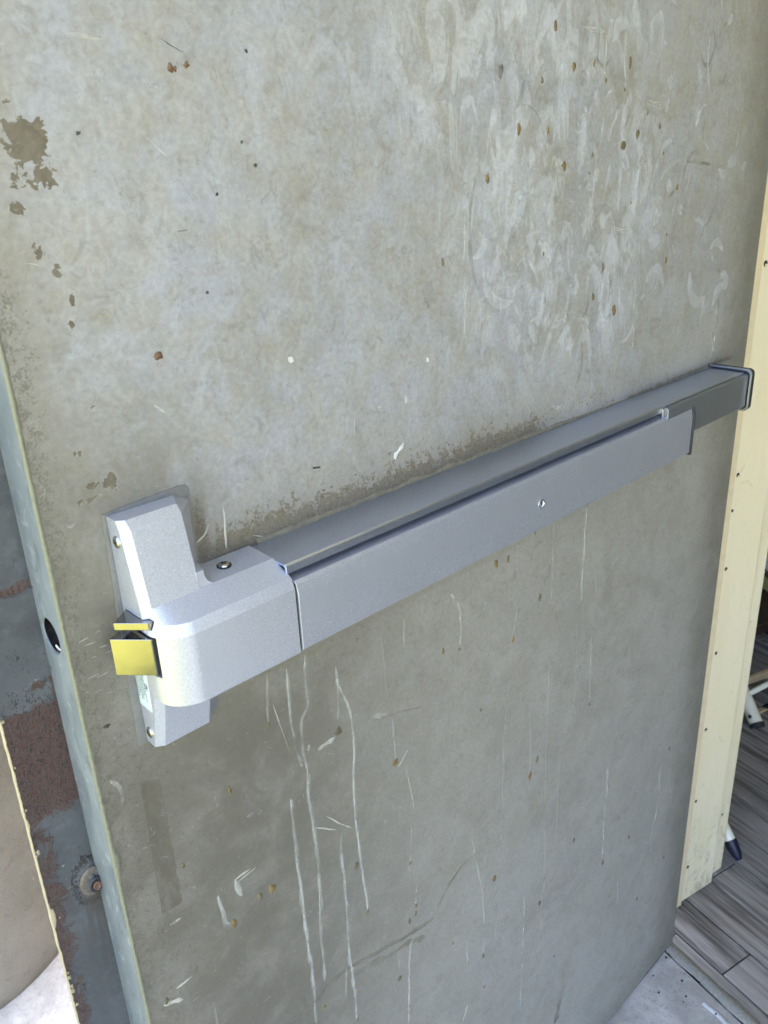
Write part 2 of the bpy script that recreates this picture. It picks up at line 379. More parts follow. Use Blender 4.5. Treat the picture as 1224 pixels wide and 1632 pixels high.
ragged_strip(bm, E0 - .030, E0 - .020, .155, .62, -.001, .0012, seed=3, amp=.004)
tag(finish('line_paint', bm, M_WHITEPAINT, smooth=True), 'thin chipped white paint line on the pavement beside the tiled floor', 'paint line')

col = thing('column', 'round tan stucco column standing on the pavement behind the door edge', 'column', (-.006, 1.025, 0))
bm = new_bm(); N = 64; lv = 120
rr = []
for j in range(lv + 1):
    z = 3.0 * j / lv
    rr.append([(-.006 + (.28 + .0022 * mnoise.noise((math.cos(t) * 3, math.sin(t) * 3, z * 6))) * math.cos(t), 1.025 + (.28 + .0022 * mnoise.noise((math.cos(t) * 3, math.sin(t) * 3, z * 6))) * math.sin(t), z) for t in [2 * math.pi * k / N for k in range(N)]])
rings(bm, rr); finish('shaft', bm, M_STUCCO, col, smooth=True)

bld = thing('building', 'cream building wall and small canopy around the open doorway', 'building', tuple(B(0, 0)))
bm = new_bm(); bbox(bm, 0.0, .20, -3.2, -.052, 0, 3.15); bbox(bm, 0, .20, 1.93, 2.7, 0, 3.15); bbox(bm, 0, .20, -.052, 1.93, 2.16, 3.15)
finish('wall', bm, M_WALL, bld)
bm = new_bm(); bbox(bm, -.05, 4.4, -3.3, 3.1, 3.16, 3.30); finish('roof', bm, M_CEIL, bld)
bm = new_bm(); bbox(bm, -1.05, -.002, -.45, 2.4, 2.62, 2.72); finish('canopy', bm, M_CEIL, bld)
bm = new_bm(); bbox(bm, .2, 4.2, -3.2, 3.0, 2.7, 2.75); finish('ceiling', bm, M_CEIL, bld)
bm = new_bm(); bbox(bm, .2, 4.2, -3.3, -3.2, 0, 2.75); bbox(bm, .2, 4.2, 3.0, 3.1, 0, 2.75); bbox(bm, 4.2, 4.3, -3.3, 3.1, 0, 2.75)
finish('room_wall', bm, M_OLIVE, bld)
# partition just inside
PW = 1.02
bm = new_bm(); bbox(bm, PW, PW + .1, -3.19, .35, .09, 2.69); finish('partition', bm, M_OLIVE, bld)
bm = new_bm(); bbox(bm, PW - .012, PW + .1, -3.19, .36, 0.003, .0885); finish('baseboard', bm, M_BROWN, bld, bevel=.003)
bm = new_bm(); bbox(bm, PW - .05, PW - .001, -1.2, .34, .215, .255); finish('wall_rail', bm, M_PALEPIPE, bld, bevel=.006)

# ------------------------------------------------------------------ tiled floor: one object per plank
bm = new_bm(); bbox(bm, E0 + .012, 4.2, -3.2, 3.0, -.1, -.0005)
fl = finish('interior_floor', bm, M_GROUT); tag(fl, kind='structure')
def plank_mesh(name, wd, ln):
    bm = new_bm(); g = .0012; c = .0010
    x0, x1, y0, y1 = g, wd - g, g, ln - g
    top = [(x0 + c, y0 + c, .003), (x1 - c, y0 + c, .003), (x1 - c, y1 - c, .003), (x0 + c, y1 - c, .003)]
    mid = [(x0, y0, .002), (x1, y0, .002), (x1, y1, .002), (x0, y1, .002)]
    bot = [(x0, y0, -.004), (x1, y0, -.004), (x1, y1, -.004), (x0, y1, -.004)]
    rings(bm, [bot, mid, top]); bmesh.ops.recalc_face_normals(bm, faces=bm.faces)
    me = bpy.data.meshes.new(name); bm.to_mesh(me); bm.free(); me.materials.append(M_TILE); return me
PWD, PLN = .0735, .62
pm = plank_mesh('plank', PWD, PLN); pe = plank_mesh('edge_plank', .026, PLN)
rotp = Matrix(((BU.x, BV.x, 0, 0), (BU.y, BV.y, 0, 0), (0, 0, 1, 0), (0, 0, 0, 1)))
def put_plank(me, u, v):
    o = bpy.data.objects.new('plank', me); o.matrix_world = Matrix.Translation(B(u, v, 0)) @ Matrix.Diagonal((1, 1, 1, 1)) @ rotp
    COL.objects.link(o); o.parent = fl; return o
for i in range(5): put_plank(pe, E0 + .014, -1.2 + i * PLN)
U0 = E0 + .040
joint0 = .138      # joint line seen near the door
for r in range(17):
    off = (joint0 + r * .237) % PLN
    for k in range(-4, 3):
        v = off + k * PLN
        if v < -2.4 or v > 1.4: continue
        put_plank(pm, U0 + r * PWD, v)

# ------------------------------------------------------------------ door frame
df = thing('door_frame', 'cream painted door frame with old screw holes beside the tiled floor', 'door frame', tuple(B(.07, 0)))
bm = new_bm()
prof = [(.012, .0), (.1496, .0), (.1496, -.013), (.192, -.013), (.198, -.019), (.198, -.052), (.012, -.052)]
def ragpost(bm, poly, z0, z1): prism(bm, poly, lambda p: B(p[0], p[1], z0), lambda p: B(p[0], p[1], z1))
ragpost(bm, prof, .0032, 2.10); finish('hinge_jamb', bm, M_FRAME, df, bevel=.004, seg=3)
bm = new_bm(); ragpost(bm, [(.030, .0003), (.060, .0003), (.060, .0045), (.030, .0045)], .0034, 2.1)
finish('edge_strip', bm, M_FRAMEY, df, bevel=.002)
bm = new_bm(); ragpost(bm, [(.012, 1.88), (.198, 1.88), (.198, 1.928), (.012, 1.928)], .0032, 2.10); finish('far_jamb', bm, M_FRAME, df, bevel=.004)
bm = new_bm(); bbox(bm, .012, .198, -.052, 1.928, 2.10, 2.155); finish('head_jamb', bm, M_FRAME, df, bevel=.004)
def on_reveal(px, py, v=0.0):
    r = Vector(ray(px, py)); c = Vector(CAM); t = ((BO - c).dot(BV) + v) / r.dot(BV); return c + r * t
for (px, py, rad) in ((1199, 595, .0042), (1176, 757, .0042), (1167, 814, .003), (1157, 907, .004), (1141, 1041, .0036), (1125, 1163, .004), (1109, 1277, .0036), (1101, 1304, .004), (1096, 1382, .0045), (1151, 1298, .0028), (1220, 420, .005)):
    v = -.0128 if (px, py) == (1151, 1298) else .0002
    c = on_reveal(px, py, v); bm = new_bm()
    n_ = 12; nrm = BV * .0006
    rad *= .72; ring = [c + BU * (rad * math.cos(t)) + Vector((0, 0, rad * 1.15 * math.sin(t))) for t in [2 * math.pi * k / n_ for k in range(n_)]]
    rings(bm, [[p - BV * .002 for p in ring], [p + nrm for p in ring], [c + (p - c) * .8 + nrm * 1.3 for p in ring]])
    finish('screw_hole', bm, M_HOLE, df)
    if rad > .0028:
        bm = new_bm(); q = c + Vector((0, 0, -rad * .55)) + BV * .0010
        bmesh.ops.create_uvsphere(bm, u_segments=10, v_segments=6, radius=rad * .55, matrix=Matrix.Translation(q))
        finish('screw_head', bm, M_FRAMEY, df, smooth=True)

# ------------------------------------------------------------------ stools inside
def leg_obj(par, a, b, r, name='leg', mat=None, n=14):
    bm = new_bm(); tube(bm, [a, b], r, n); return finish(name, bm, mat or M_CREAMLEG, par, bevel=.001)
def V3(a): return Vector((float(a[0]), float(a[1]), float(a[2])))
T1 = V3(onZ(1178, 1370, .006)); H1 = V3(onZ(1143, 1296, .075)); d1 = (H1 - T1).normalized()
st1 = thing('folding_chair', 'cream legged chair just behind the frame, its dark blue foot tip nearest the door', 'chair', tuple(T1))
bm = new_bm(); tube(bm, [T1, T1 + d1 * .012, T1 + d1 * .038, T1 + d1 * .040], [.006, .0105, .0135, .012], 16); finish('rubber_foot', bm, M_RUBBER, st1, bevel=.001)
leg_obj(st1, T1 + d1 * .038, T1 + d1 * .52, .0115)
q = T1 + d1 * .52; side = BV * -.34
leg_obj(st1, T1 + side + d1 * .02, q + side, .0115); leg_obj(st1, q, q + side, .011, 'stretcher')
bm = new_bm(); s0 = q + Vector((-.02, 0, .0)); prism(bm, [(0, 0), (.34, 0), (.34, .34), (0, .34)], lambda p: s0 + BU * p[0] - BV * p[1], lambda p: s0 + BU * p[0] - BV * p[1] + Vector((0, 0, .03)))
finish('seat', bm, M_TAN, st1, bevel=.005)
leg_obj(st1, s0 + BU * .33 - BV * .01, s0 + BU * .45 - BV * .01 + Vector((0, 0, -s0.z + .005)), .0115); leg_obj(st1, s0 + BU * .33 - BV * .33, s0 + BU * .45 - BV * .33 + Vector((0, 0, -s0.z + .005)), .0115)

T2 = V3(onZ(1208, 1160, .004)); H2 = V3(onZ(1183, 1100, .06)); d2 = (H2 - T2).normalized()
st2 = thing('wooden_stool', 'cream and tan stool with crossed rails, farther inside behind the frame', 'stool', tuple(T2))
bm = new_bm(); tube(bm, [T2, T2 + d2 * .010], [.018, .0185], 18); finish('rubber_foot', bm, M_BLACKP, st2)
leg_obj(st2, T2 + d2 * .009, T2 + d2 * .26, .0165, n=20)
k = T2 + d2 * .035 - Vector(ray(1196, 1140)).normalized() * .0175 + Vector((-.012, 0, -.002))
bm = new_bm(); bmesh.ops.create_uvsphere(bm, u_segments=10, v_segments=8, radius=.0045, matrix=Matrix.Translation(k)); finish('bolt_head', bm, M_BLACKP, st2, smooth=True)
def pts_at(px, py, x): return V3(onX(px, py, x))
bm = new_bm()
def bar(par, p0, p1, hw, mat, name='rail'):
    bm = new_bm(); p0, p1 = V3(p0), V3(p1); d, u, v = frame_of(p1 - p0)
    c = Vector(CAM) - p0; up = (Vector((0, 0, 1)) - d * d.z).normalized(); sd = d.cross(up)
    prism(bm, [(-1, -1), (1, -1), (1, 1), (-1, 1)], lambda p: p0 + up * p[0] * hw + sd * p[1] * hw * .6, lambda p: p1 + up * p[0] * hw + sd * p[1] * hw * .6)
    return finish(name, bm, mat, par, bevel=.002)
bar(st2, onX(1180, 1089, 1.66), onX(1250, 1063, 1.78), .0095, M_TAN)
bar(st2, onX(1180, 1112, 1.63), onX(1250, 1077, 1.70), .0065, M_CREAMLEG)
bar(st2, onX(1172, 1146, 1.62), onX(1192, 1139, 1.66), .011, M_TAN)
bar(st2, onX(1207, 1138, 1.66), onX(1222, 1133, 1.70), .011, M_TAN)
a_ = V3(onX(1216, 1134, 1.69)); b_ = V3(onX(1234, 1124, 1.72)); bm = new_bm(); tube(bm, [a_, b_], .0125, 16); finish('end_cap', bm, M_RUBBER, st2, bevel=.002)
bar(st2, onX(1212, 902, 1.85), onX(1230, 925, 1.86), .006, M_BROWN, 'stretcher')
top2 = T2 + d2 * .26
bm = new_bm(); bmesh.ops.create_cone(bm, cap_ends=True, segments=32, radius1=.17, radius2=.17, depth=.03, matrix=Matrix.Translation(top2 + Vector((.12, .08, .0)))); finish('seat', bm, M_BROWN, st2, bevel=.004)

# ------------------------------------------------------------------ DOOR
DW, DT, DH = .912, .040, 2.06
door = thing('door', 'weathered olive grey steel door with pale paint runs, standing open', 'door', (0, 0, 0))
def yb(z): return .0355 + (1.10 - z) * .0184 if z > .2 else .0521     # where the edge meets the astragal
xs = np.concatenate([[0.0012], np.arange(.004, DW - .004, .003), [DW - .0035]])
zs = np.concatenate([np.arange(.008, .60, .012), np.arange(.60, 1.50, .0026), np.arange(1.50, DH, .03), [DH]])
NX, NZ = len(xs), len(zs)
XX, ZZ = np.meshgrid(xs, zs)
def buckle(x, z):      # shallow dents and bulges of the sheet, dead flat under the exit device
    v = .0006 * np.sin(x * 9 + 1.3 * np.sin(z * 5)) * np.sin(z * 7.3 + x * 2) + .0003 * np.sin(x * 31 + z * 17)
    k = np.clip(np.abs(z - 1.03) / .12 - .6, 0, 1); e = np.clip(x / .04, 0, 1) * np.clip((DW - x) / .04, 0, 1)
    return v * k * e
YY = buckle(XX, ZZ)
co = np.stack([XX, YY, ZZ], -1).reshape(-1, 3).astype(np.float32)
idx = np.arange(NX * NZ).reshape(NZ, NX)
quads = np.stack([idx[:-1, :-1], idx[:-1, 1:], idx[1:, 1:], idx[1:, :-1]], -1).reshape(-1, 4)
me = bpy.data.meshes.new('face_panel'); me.vertices.add(len(co)); me.vertices.foreach_set('co', co.ravel())
me.loops.add(quads.size); me.loops.foreach_set('vertex_index', quads.ravel().astype(np.int32))
me.polygons.add(len(quads)); me.polygons.foreach_set('loop_start', np.arange(0, quads.size, 4, dtype=np.int32))
me.update(calc_edges=True); me.validate()
for p in me.polygons: p.use_smooth = True
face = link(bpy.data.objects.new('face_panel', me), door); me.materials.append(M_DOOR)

X, Z = co[:, 0].astype(float), co[:, 2].astype(float)
def D(px, py): p = onY(px, py); return p[0], p[2]
def seg_dist(x, z, pts):
    best = np.full(x.shape, 9.0)
    for (ax, az), (bx, bz) in zip(pts, pts[1:]):
        dx, dz = bx - ax, bz - az; t = np.clip(((x - ax) * dx + (z - az) * dz) / (dx * dx + dz * dz + 1e-12), 0, 1)
        best = np.minimum(best, np.hypot(x - ax - t * dx, z - az - t * dz))
    return best
def blob(px, py, rx, rz, p=1.0, ang=0):
    cx, cz = D(px, py); dx, dz = X - cx, Z - cz; c, s = math.cos(ang), math.sin(ang)
    a, b = dx * c + dz * s, -dx * s + dz * c
    return np.clip(1.25 - np.hypot(a / rx, b / rz), 0, 1) ** p
def poly_mask(pts, soft=.004):
    P = [D(*p) for p in pts]; inside = np.zeros(X.shape, bool); j = len(P) - 1
    for i in range(len(P)):
        xi, zi = P[i]; xj, zj = P[j]
        c = ((zi > Z) != (zj > Z)) & (X < (xj - xi) * (Z - zi) / (zj - zi + 1e-12) + xi); inside ^= c; j = i
    d = seg_dist(X, Z, P + [P[0]]); return np.clip(.5 + np.where(inside, d, -d) / (2 * soft), 0, 1)
def sm(a, b, x): t = np.clip((x - a) / (b - a), 0, 1); return t * t * (3 - 2 * t)

chip = np.zeros(X.shape)
chip = np.maximum(chip, .92 * poly_mask([(2, 195), (30, 178), (62, 184), (80, 215), (80, 248), (60, 262), (30, 265), (5, 235)], .006))
chip = np.maximum(chip, .85 * poly_mask([(45, 262), (82, 250), (94, 300), (70, 305), (35, 298)], .006))
for (px, py, rx, rz) in ((60, 402, .004, .007), (28, 333, .007, .005), (92, 432, .004, .006), (114, 478, .003, .005), (175, 768, .008, .010), (150, 652, .004, .005),
                         (138, 798, .010, .003), (126, 722, .004, .005), (143, 775, .006, .004), (113, 518, .003, .004), (20, 290, .003, .008), (10, 160, .004, .003), (150, 690, .003, .002)):
    chip = np.maximum(chip, .78 * blob(px, py, rx, rz))
grime_shade = np.zeros(X.shape)
top_line = [D(*p) for p in ((320, 880), (405, 868), (545, 815), (700, 757), (840, 698))]
dl = seg_dist(X, Z, top_line); above = (Z > 1.0505)
grime_shade = np.maximum(grime_shade, np.where(above, .55 * np.exp(-dl / .012) + .30 * np.exp(-dl / .035), 0))
tl2 = [D(*p) for p in ((1000, 635), (1130, 582), (1165, 570))]; d2_ = seg_dist(X, Z, tl2)
grime_shade = np.maximum(grime_shade, np.where(above, .7 * np.exp(-d2_ / .006), 0))
grime_shade = np.maximum(grime_shade, .75 * blob(318, 850, .010, .045, 1.0)); grime_shade = np.maximum(grime_shade, .6 * blob(335, 885, .018, .014))
lx = sm(.045, .0, X) * sm(.55, .75, Z) * sm(1.50, 1.22, Z)
grime_shade = np.maximum(grime_shade, .62 * lx * (.55 + .45 * sm(1.32, 1.22, Z)))
grime_shade = np.maximum(grime_shade, .50 * sm(.16, .02, X) * sm(1.15, 1.0, Z))
grime_shade = np.maximum(grime_shade, .30 * sm(.25, .05, X) * sm(1.0, .9, Z))
film_shade = np.maximum(1.0 * sm(.36, .10, X) * sm(1.03, .90, Z), .9 * sm(.14, .05, X) * sm(1.20, 1.08, Z))
film_shade = np.maximum(film_shade, .6 * sm(.80, .90, X))  # shade towards the hinge edge, painted into the colour
grime_shade = np.maximum(grime_shade, .25 * sm(1.07, .97, Z) * sm(.9, .3, X) )
grime_shade = np.maximum(grime_shade, .30 * sm(.82, .91, X)); grime_shade = np.maximum(grime_shade, .5 * sm(.10, .02, Z))  # painted hinge-side shade again, then dirt at the door foot
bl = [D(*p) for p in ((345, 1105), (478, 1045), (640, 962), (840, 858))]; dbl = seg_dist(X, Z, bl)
grime_shade = np.maximum(grime_shade, np.where(Z < .989, .5 * np.exp(-dbl / .006), 0))  # dirt under the bar that also paints its contact shade
grime_shade = np.maximum(grime_shade, .40 * blob(252, 1215, .03, .012))
smear = np.clip(1.3 * blob(900, 190, .17, .16) + .9 * blob(860, 470, .14, .10) + 1.0 * blob(960, 380, .12, .12) + .5 * blob(620, 60, .16, .08), 0, 1) * sm(.84, .74, X)
smear = np.maximum(smear, .22 * sm(1.06, 1.10, Z))
patch = .80 * poly_mask([(222, 1247), (255, 1240), (293, 1440), (258, 1458)], .0022)
speck = np.clip(.9 * blob(930, 1400, .14, .14) + .8 * blob(840, 1530, .15, .10) + .35 * blob(700, 1480, .2, .15), 0, 1)
chalk_sheen = np.clip(.12 + .88 * sm(1.00, 1.14, Z) * (.55 + .45 * sm(.85, .35, X)), 0, 1) * sm(.0, .05, X) * sm(.90, .76, X)  # chalky mottling plus sky sheen painted in towards the upper left
chalk_sheen = np.maximum(chalk_sheen, .30 * blob(850, 1480, .2, .2))
def put_attr(me, name, chans):
    a = me.color_attributes.new(name, 'FLOAT_COLOR', 'POINT'); arr = np.ones((len(chans[0]), 4), np.float32)
    for i, c in enumerate(chans): arr[:, i] = c
    a.data.foreach_set('color', arr.ravel())
put_attr(me, 'marks_a', (chip, grime_shade, smear)); rust = np.zeros(X.shape)
pt = np.array([.5 + .5 * mnoise.noise((float(x) * 22, 4, 1)) for x in xs]); ptc = np.tile(pt, NZ)
rust = np.where(above & (X > .11) & (X < .66), (.66 * np.exp(-dl / .012) + .62 * np.exp(-dl / .036)) * (.72 + .5 * ptc) * sm(.64, .50, X), 0)
rust = np.maximum(rust, np.where(above, .8 * np.exp(-d2_ / .004), 0)); rust = np.maximum(rust, .72 * blob(322, 860, .0075, .04)); rust = np.maximum(rust, .6 * blob(345, 885, .022, .010))
rust = np.maximum(rust, .40 * blob(470, 800, .05, .028)); rust = np.maximum(rust, .36 * blob(620, 740, .06, .028))
rust = np.maximum(rust, np.where(Z < .989, .42 * np.exp(-dbl / .004) * sm(.42, .2, X), 0)); rust = np.maximum(rust, .45 * blob(245, 1205, .025, .006))
put_attr(me, 'marks_b', (patch, speck, chalk_sheen)); put_attr(me, 'marks_c', (rust, film_shade, film_shade))

# folded sheet round the hinge edge, the top, bottom and the back skin
bm = new_bm()
prev = None
for i in range(41):
    z = .008 + (DH - .008) * i / 40
    prof_ = [(DW - .0035, 0.0), (DW - .0012, .0006), (DW - .0001, .0022), (DW, .005), (DW, DT)]
    cur = [bm.verts.new((x, y, z)) for x, y in prof_]
    if prev:
        for k_ in range(4): bm.faces.new((prev[k_], prev[k_+1], cur[k_+1], cur[k_]))
    prev = cur
finish('hinge_edge', bm, M_EDGE, door, smooth=True)
bm = new_bm(); vb = [bm.verts.new(p) for p in ((0, DT + .0002, .008), (DW, DT + .0002, .008), (DW, DT + .0002, DH), (0, DT + .0002, DH))]; bm.faces.new(vb)
for z in (.008, DH):
    bm.faces.new([bm.verts.new(p) for p in ((.0012, 0, z), (DW - .0035, 0, z), (DW, .005, z), (DW, DT, z), (0, DT, z))])
finish('back_panel', bm, M_ASTRAGAL, door)

# latch edge with its old bore hole
HY, HZ, HR = .0205, 1.026, .0125
hc = [onX(*p, 0.0) for p in ((67, 984), (96, 1044), (69, 1003), (97, 1022))]
HZ = (hc[0][2] + hc[1][2]) / 2; HY = (hc[0][1] + hc[1][1]) / 2
bm = new_bm()
prev = None; N_ = 32
# grid strips away from hole, ring fan near the hole
zl, zh = HZ - .03, HZ + .03
def strip(z0, z1, n):
    prev = None
    for i in range(n + 1):
        z = z0 + (z1 - z0) * i / n; wob = 0.0
        cur = [bm.verts.new(p) for p in ((.0012, .0, z), (.0003 + wob, .0008, z), (wob, .0025, z), (0, .018, z), (0, yb(z) + .002, z))]
        if prev:
            for k_ in range(4): bm.faces.new((prev[k_], prev[k_+1], cur[k_+1], cur[k_]))
        prev = cur
    return prev
strip(.008, zl, 60); strip(zh, DH, 60)
outer = []
for k_ in range(N_):
    t = 2 * math.pi * k_ / N_; c, s = math.cos(t), math.sin(t)
    y0, y1 = .0008, yb(HZ) + .002
    sc1 = min([( (y1 - HY) / c if c > 1e-6 else 9), ((y0 - HY) / c if c < -1e-6 else 9), (.03 / abs(s) if abs(s) > 1e-6 else 9)])
    outer.append((0.0, HY + c * sc1, HZ + s * sc1))
def circ(r, x, e=1.0): return [(x, HY + e * r * math.cos(2 * math.pi * k_ / N_), HZ + r * math.sin(2 * math.pi * k_ / N_)) for k_ in range(N_)]
R_ = [outer, circ(HR, 0.0), circ(HR - .0006, .0010), circ(HR - .0006, .0016)]
vr = [[bm.verts.new(p) for p in r] for r in R_]
for a, b in zip(vr, vr[1:]):
    for i in range(N_): bm.faces.new((a[i], a[(i+1) % N_], b[(i+1) % N_], b[i]))
bm.faces.new([bm.verts.new(p) for p in ((.0012, 0, zl), (.0003, .0008, zl), (.0003, .0008, zh), (.0012, 0, zh))])
finish('latch_edge', bm, M_EDGE, door)
bm = new_bm(); vr = [[bm.verts.new(p) for p in r] for r in (circ(HR - .0007, .0012), circ(HR - .0009, .020), circ(HR - .004, .021), circ(HR - .004, .055))]
for a, b in zip(vr, vr[1:]):
    for i in range(N_): bm.faces.new((a[i], a[(i+1) % N_], b[(i+1) % N_], b[i]))
finish('bore_sleeve', bm, simple('dark_worn_steel', (.09, .085, .09), .22, .9, 300, .6), door, smooth=True)
bm = new_bm(); bm.faces.new([bm.verts.new(p) for p in circ(HR - .0039, .054)]); finish('bore_back', bm, M_BLACK, door)

bm = new_bm(); tube_pts = [(.0035, HY + (HR - .0016) * math.cos(t), HZ + (HR - .0016) * math.sin(t)) for t in [math.radians(a) for a in range(185, 300, 8)]]
for a, b in zip(tube_pts, tube_pts[1:]): tube(bm, [a, b], .0010, 6)
finish('bore_glint', bm, M_CHROME, door, smooth=True)  # partial chrome arc added to draw the glint low in the bore
# caulk bead along the front corner, lumpy
bm = new_bm(); prev = None; n_ = 900
for i in range(n_ + 1):
    z = .30 + (1.30 - .30) * i / n_
    a = .0006 + .0007 * mnoise.noise((z * 160, 0, 0)) + .0005 * mnoise.noise((z * 30, 4, 0)) + .0006 * mnoise.noise((z * 420, 4, 3))
    a = max(a, .0003)
    lump = math.exp(-((z - .863) / .010) ** 2) * 1.0 + math.exp(-((z - .888) / .006) ** 2) * .4
    x0 = -.0003 - .0002 * lump; a2 = a + .0035 * lump * (.6 + .5 * mnoise.noise((z * 300, 2, 2)))
    cur = [bm.verts.new(p) for p in ((x0, .0022, z), (x0 - a * .25, .0004, z), (x0 + .0008, -.0007 - .0012 * lump, z), (x0 + a2 + .0010, -.0006 - .001 * lump, z), (x0 + a2 * 1.4 + .0022, .0002, z))]
    if prev:
        for k_ in range(4): bm.faces.new((prev[k_], prev[k_+1], cur[k_+1], cur[k_]))
    prev = cur
finish('caulk_bead', bm, M_CAULK, door, smooth=True)

# astragal plate on the far side, projecting past the edge
def astr(x, z): return (x, yb(z), z)
XL = -.0362
axs = np.concatenate([np.arange(XL, .001, .0012)]); azs = np.arange(.30, 1.36, .0020)
AX, AZ = np.meshgrid(axs, azs); jag = np.array([mnoise.noise((z * 90, 3, 3)) * .0006 for z in azs])
AXX = AX.copy(); AXX[:, 0] += jag
AY = .0355 + (1.10 - AZ) * .0184
cA = np.stack([AXX, AY, AZ], -1).reshape(-1, 3).astype(np.float32)
# plug weld bulge
wx, wz = -.0050, onY(150, 1398, .040)[2]
rr_ = np.hypot(cA[:, 0] - wx, (cA[:, 2] - wz) * .62)
cA[:, 1] -= .0050 * np.exp(-(rr_ / .0075) ** 2)
ida = np.arange(len(axs) * len(azs)).reshape(len(azs), len(axs))
qa = np.stack([ida[:-1, :-1], ida[:-1, 1:], ida[1:, 1:], ida[1:, :-1]], -1).reshape(-1, 4)
me2 = bpy.data.meshes.new('astragal'); me2.from_pydata(cA.tolist(), [], qa.tolist()); me2.update()
for p in me2.polygons: p.use_smooth = True
me2.materials.append(M_ASTRAGAL); link(bpy.data.objects.new('astragal', me2), door)
X, Z = cA[:, 0].astype(float), cA[:, 2].astype(float)
def D(px, py): p = onY(px, py, .042); return p[0], p[2]
red = np.zeros(X.shape)
z_a, z_b = D(60, 1115)[1], D(120, 1290)[1]
red = np.maximum(red, .85 * sm(z_b - .01, z_b + .02, Z) * sm(z_a + .004, z_a - .010, Z))
red = np.maximum(red, .75 * sm(-.020, -.036, X) * sm(z_a + .01, z_a - .01, Z))
red = np.maximum(red, .65 * sm(-.012, -.034, X) * (np.abs(Z - D(90, 1410)[1]) < .045)); red = np.maximum(red, .6 * sm(-.014, -.034, X) * (np.abs(Z - D(115, 1530)[1]) < .03))
red = np.maximum(red, .8 * blob(30, 925, .006, .003)); red = np.maximum(red, .7 * blob(12, 938, .014, .004)); red = np.maximum(red, .9 * blob(86, 1085, .006, .012)); red = np.maximum(red, .6 * blob(40, 1095, .02, .004))
blk = np.zeros(X.shape); blk = np.maximum(blk, .50 * sm(z_b - .01, z_b + .02, Z) * sm(z_a + .05, z_a, Z)); blk = np.maximum(blk, .5 * blob(10, 905, .007, .010)); blk = np.maximum(blk, .35 * blob(20, 1050, .03, .03))
blk = np.maximum(blk, np.clip(.9 - np.abs(rr_ - .0120) / .007, 0, .75)); blk = np.maximum(blk, .5 * blob(60, 1330, .02, .01))
rad = np.clip(np.exp(-np.clip(wz - Z, 0, 1) / .075) * (Z < wz) * np.exp(-((X - wx) / .016) ** 2), 0, 1) * 1.0
put_attr(me2, 'marks_a', (red, blk, rad))
bm = new_bm()   # plate thickness: torn cream painted lip along the free edge
prev = None; n_ = 700
for i in range(n_ + 1):
    z = .30 + 1.06 * i / n_; j_ = mnoise.noise((z * 90, 3, 3)) * .0006; y = yb(z)
    f_ = max(0, mnoise.noise((z * 34, 8, 1)) - .22) * .007 + .0001 + .0005 * mnoise.noise((z * 300, 8, 1))
    cur = [bm.verts.new(p) for p in ((XL + j_ + f_, y - .0004, z), (XL + j_ - .0003, y - .0005, z), (XL + j_ - .0006, y + .0006, z), (XL + j_ - .0006, y + .0045, z), (XL + .006, y + .0047, z))]
    if prev:
        for k_ in range(4): bm.faces.new((prev[k_], prev[k_+1], cur[k_+1], cur[k_]))
    prev = cur
finish('torn_edge_lip', bm, M_CREAMCHIP, door, smooth=True)
# weld with concentric rims
def disc(name, cx, cy, cz, r, h, mat, hole=0):
    bm = new_bm(); n = 28
    def rg(r_, y): return [(cx + r_ * math.cos(t) * .95, y, cz + r_ * 1.25 * math.sin(t)) for t in [2 * math.pi * q / n for q in range(n)]]
    L = [rg(r, cy), rg(r * .92, cy - h), rg(r * .74, cy - h)]
    if hole: L += [rg(r * .66, cy - h * .2), rg(.0004, cy - h * .2)]
    else: L += [rg(.0004, cy - h * 1.2)]
    vr = [[bm.verts.new((p[0] + .0004 * mnoise.noise((p[0] * 400, p[2] * 400, 1)), p[1] + .0005 * mnoise.noise((p[0] * 300, p[2] * 300, 7)), p[2])) for p in q] for q in L]
    for a, b in zip(vr, vr[1:]):
        for i in range(n): bm.faces.new((a[i], a[(i+1) % n], b[(i+1) % n], b[i]))
    return finish(name, bm, mat, door, smooth=True)
wy = yb(wz) - .0050
disc('weld_crater', wx + .0005, wy + .0022, wz, .0100, .0009, M_BARE)
disc('weld_ring', wx + .0018, wy - .0002, wz - .003, .0056, .0008, M_BLACKP, 1)
disc('weld_core', wx + .0020, wy - .0005, wz - .004, .0030, .0007, M_RUST, 1)
fk = 0
for px, py, sz in ((60, 1357, .0016), (58, 1364, .0010), (53, 1400, .0007), (84, 1452, .0009), (87, 1461, .0015), (96, 1463, .0006), (110, 1552, .0010), (112, 1560, .0017), (116, 1574, .0014), (118, 1582, .0019), (125, 1604, .0012), (2, 1148, .001), (22, 1222, .0007), (40, 1290, .0008)):
    c = onY(px, py, .0400); yy = yb(c[2]) - .0003; bm = new_bm(); n_ = 7
    vs_ = [bm.verts.new((c[0] + sz * math.cos(6.283 * q / n_) * random.uniform(.5, 1.2), yy - .0003 * random.random(), c[2] + 1.5 * sz * math.sin(6.283 * q / n_) * random.uniform(.6, 1.3))) for q in range(n_)]
    ct = bm.verts.new((c[0], yy - .0007, c[2]))
    for q in range(n_): bm.faces.new((vs_[q], vs_[(q + 1) % n_], ct))
    finish('paint_flake', bm, M_CREAMCHIP, door)
def D(px, py): p = onY(px, py); return p[0], p[2]

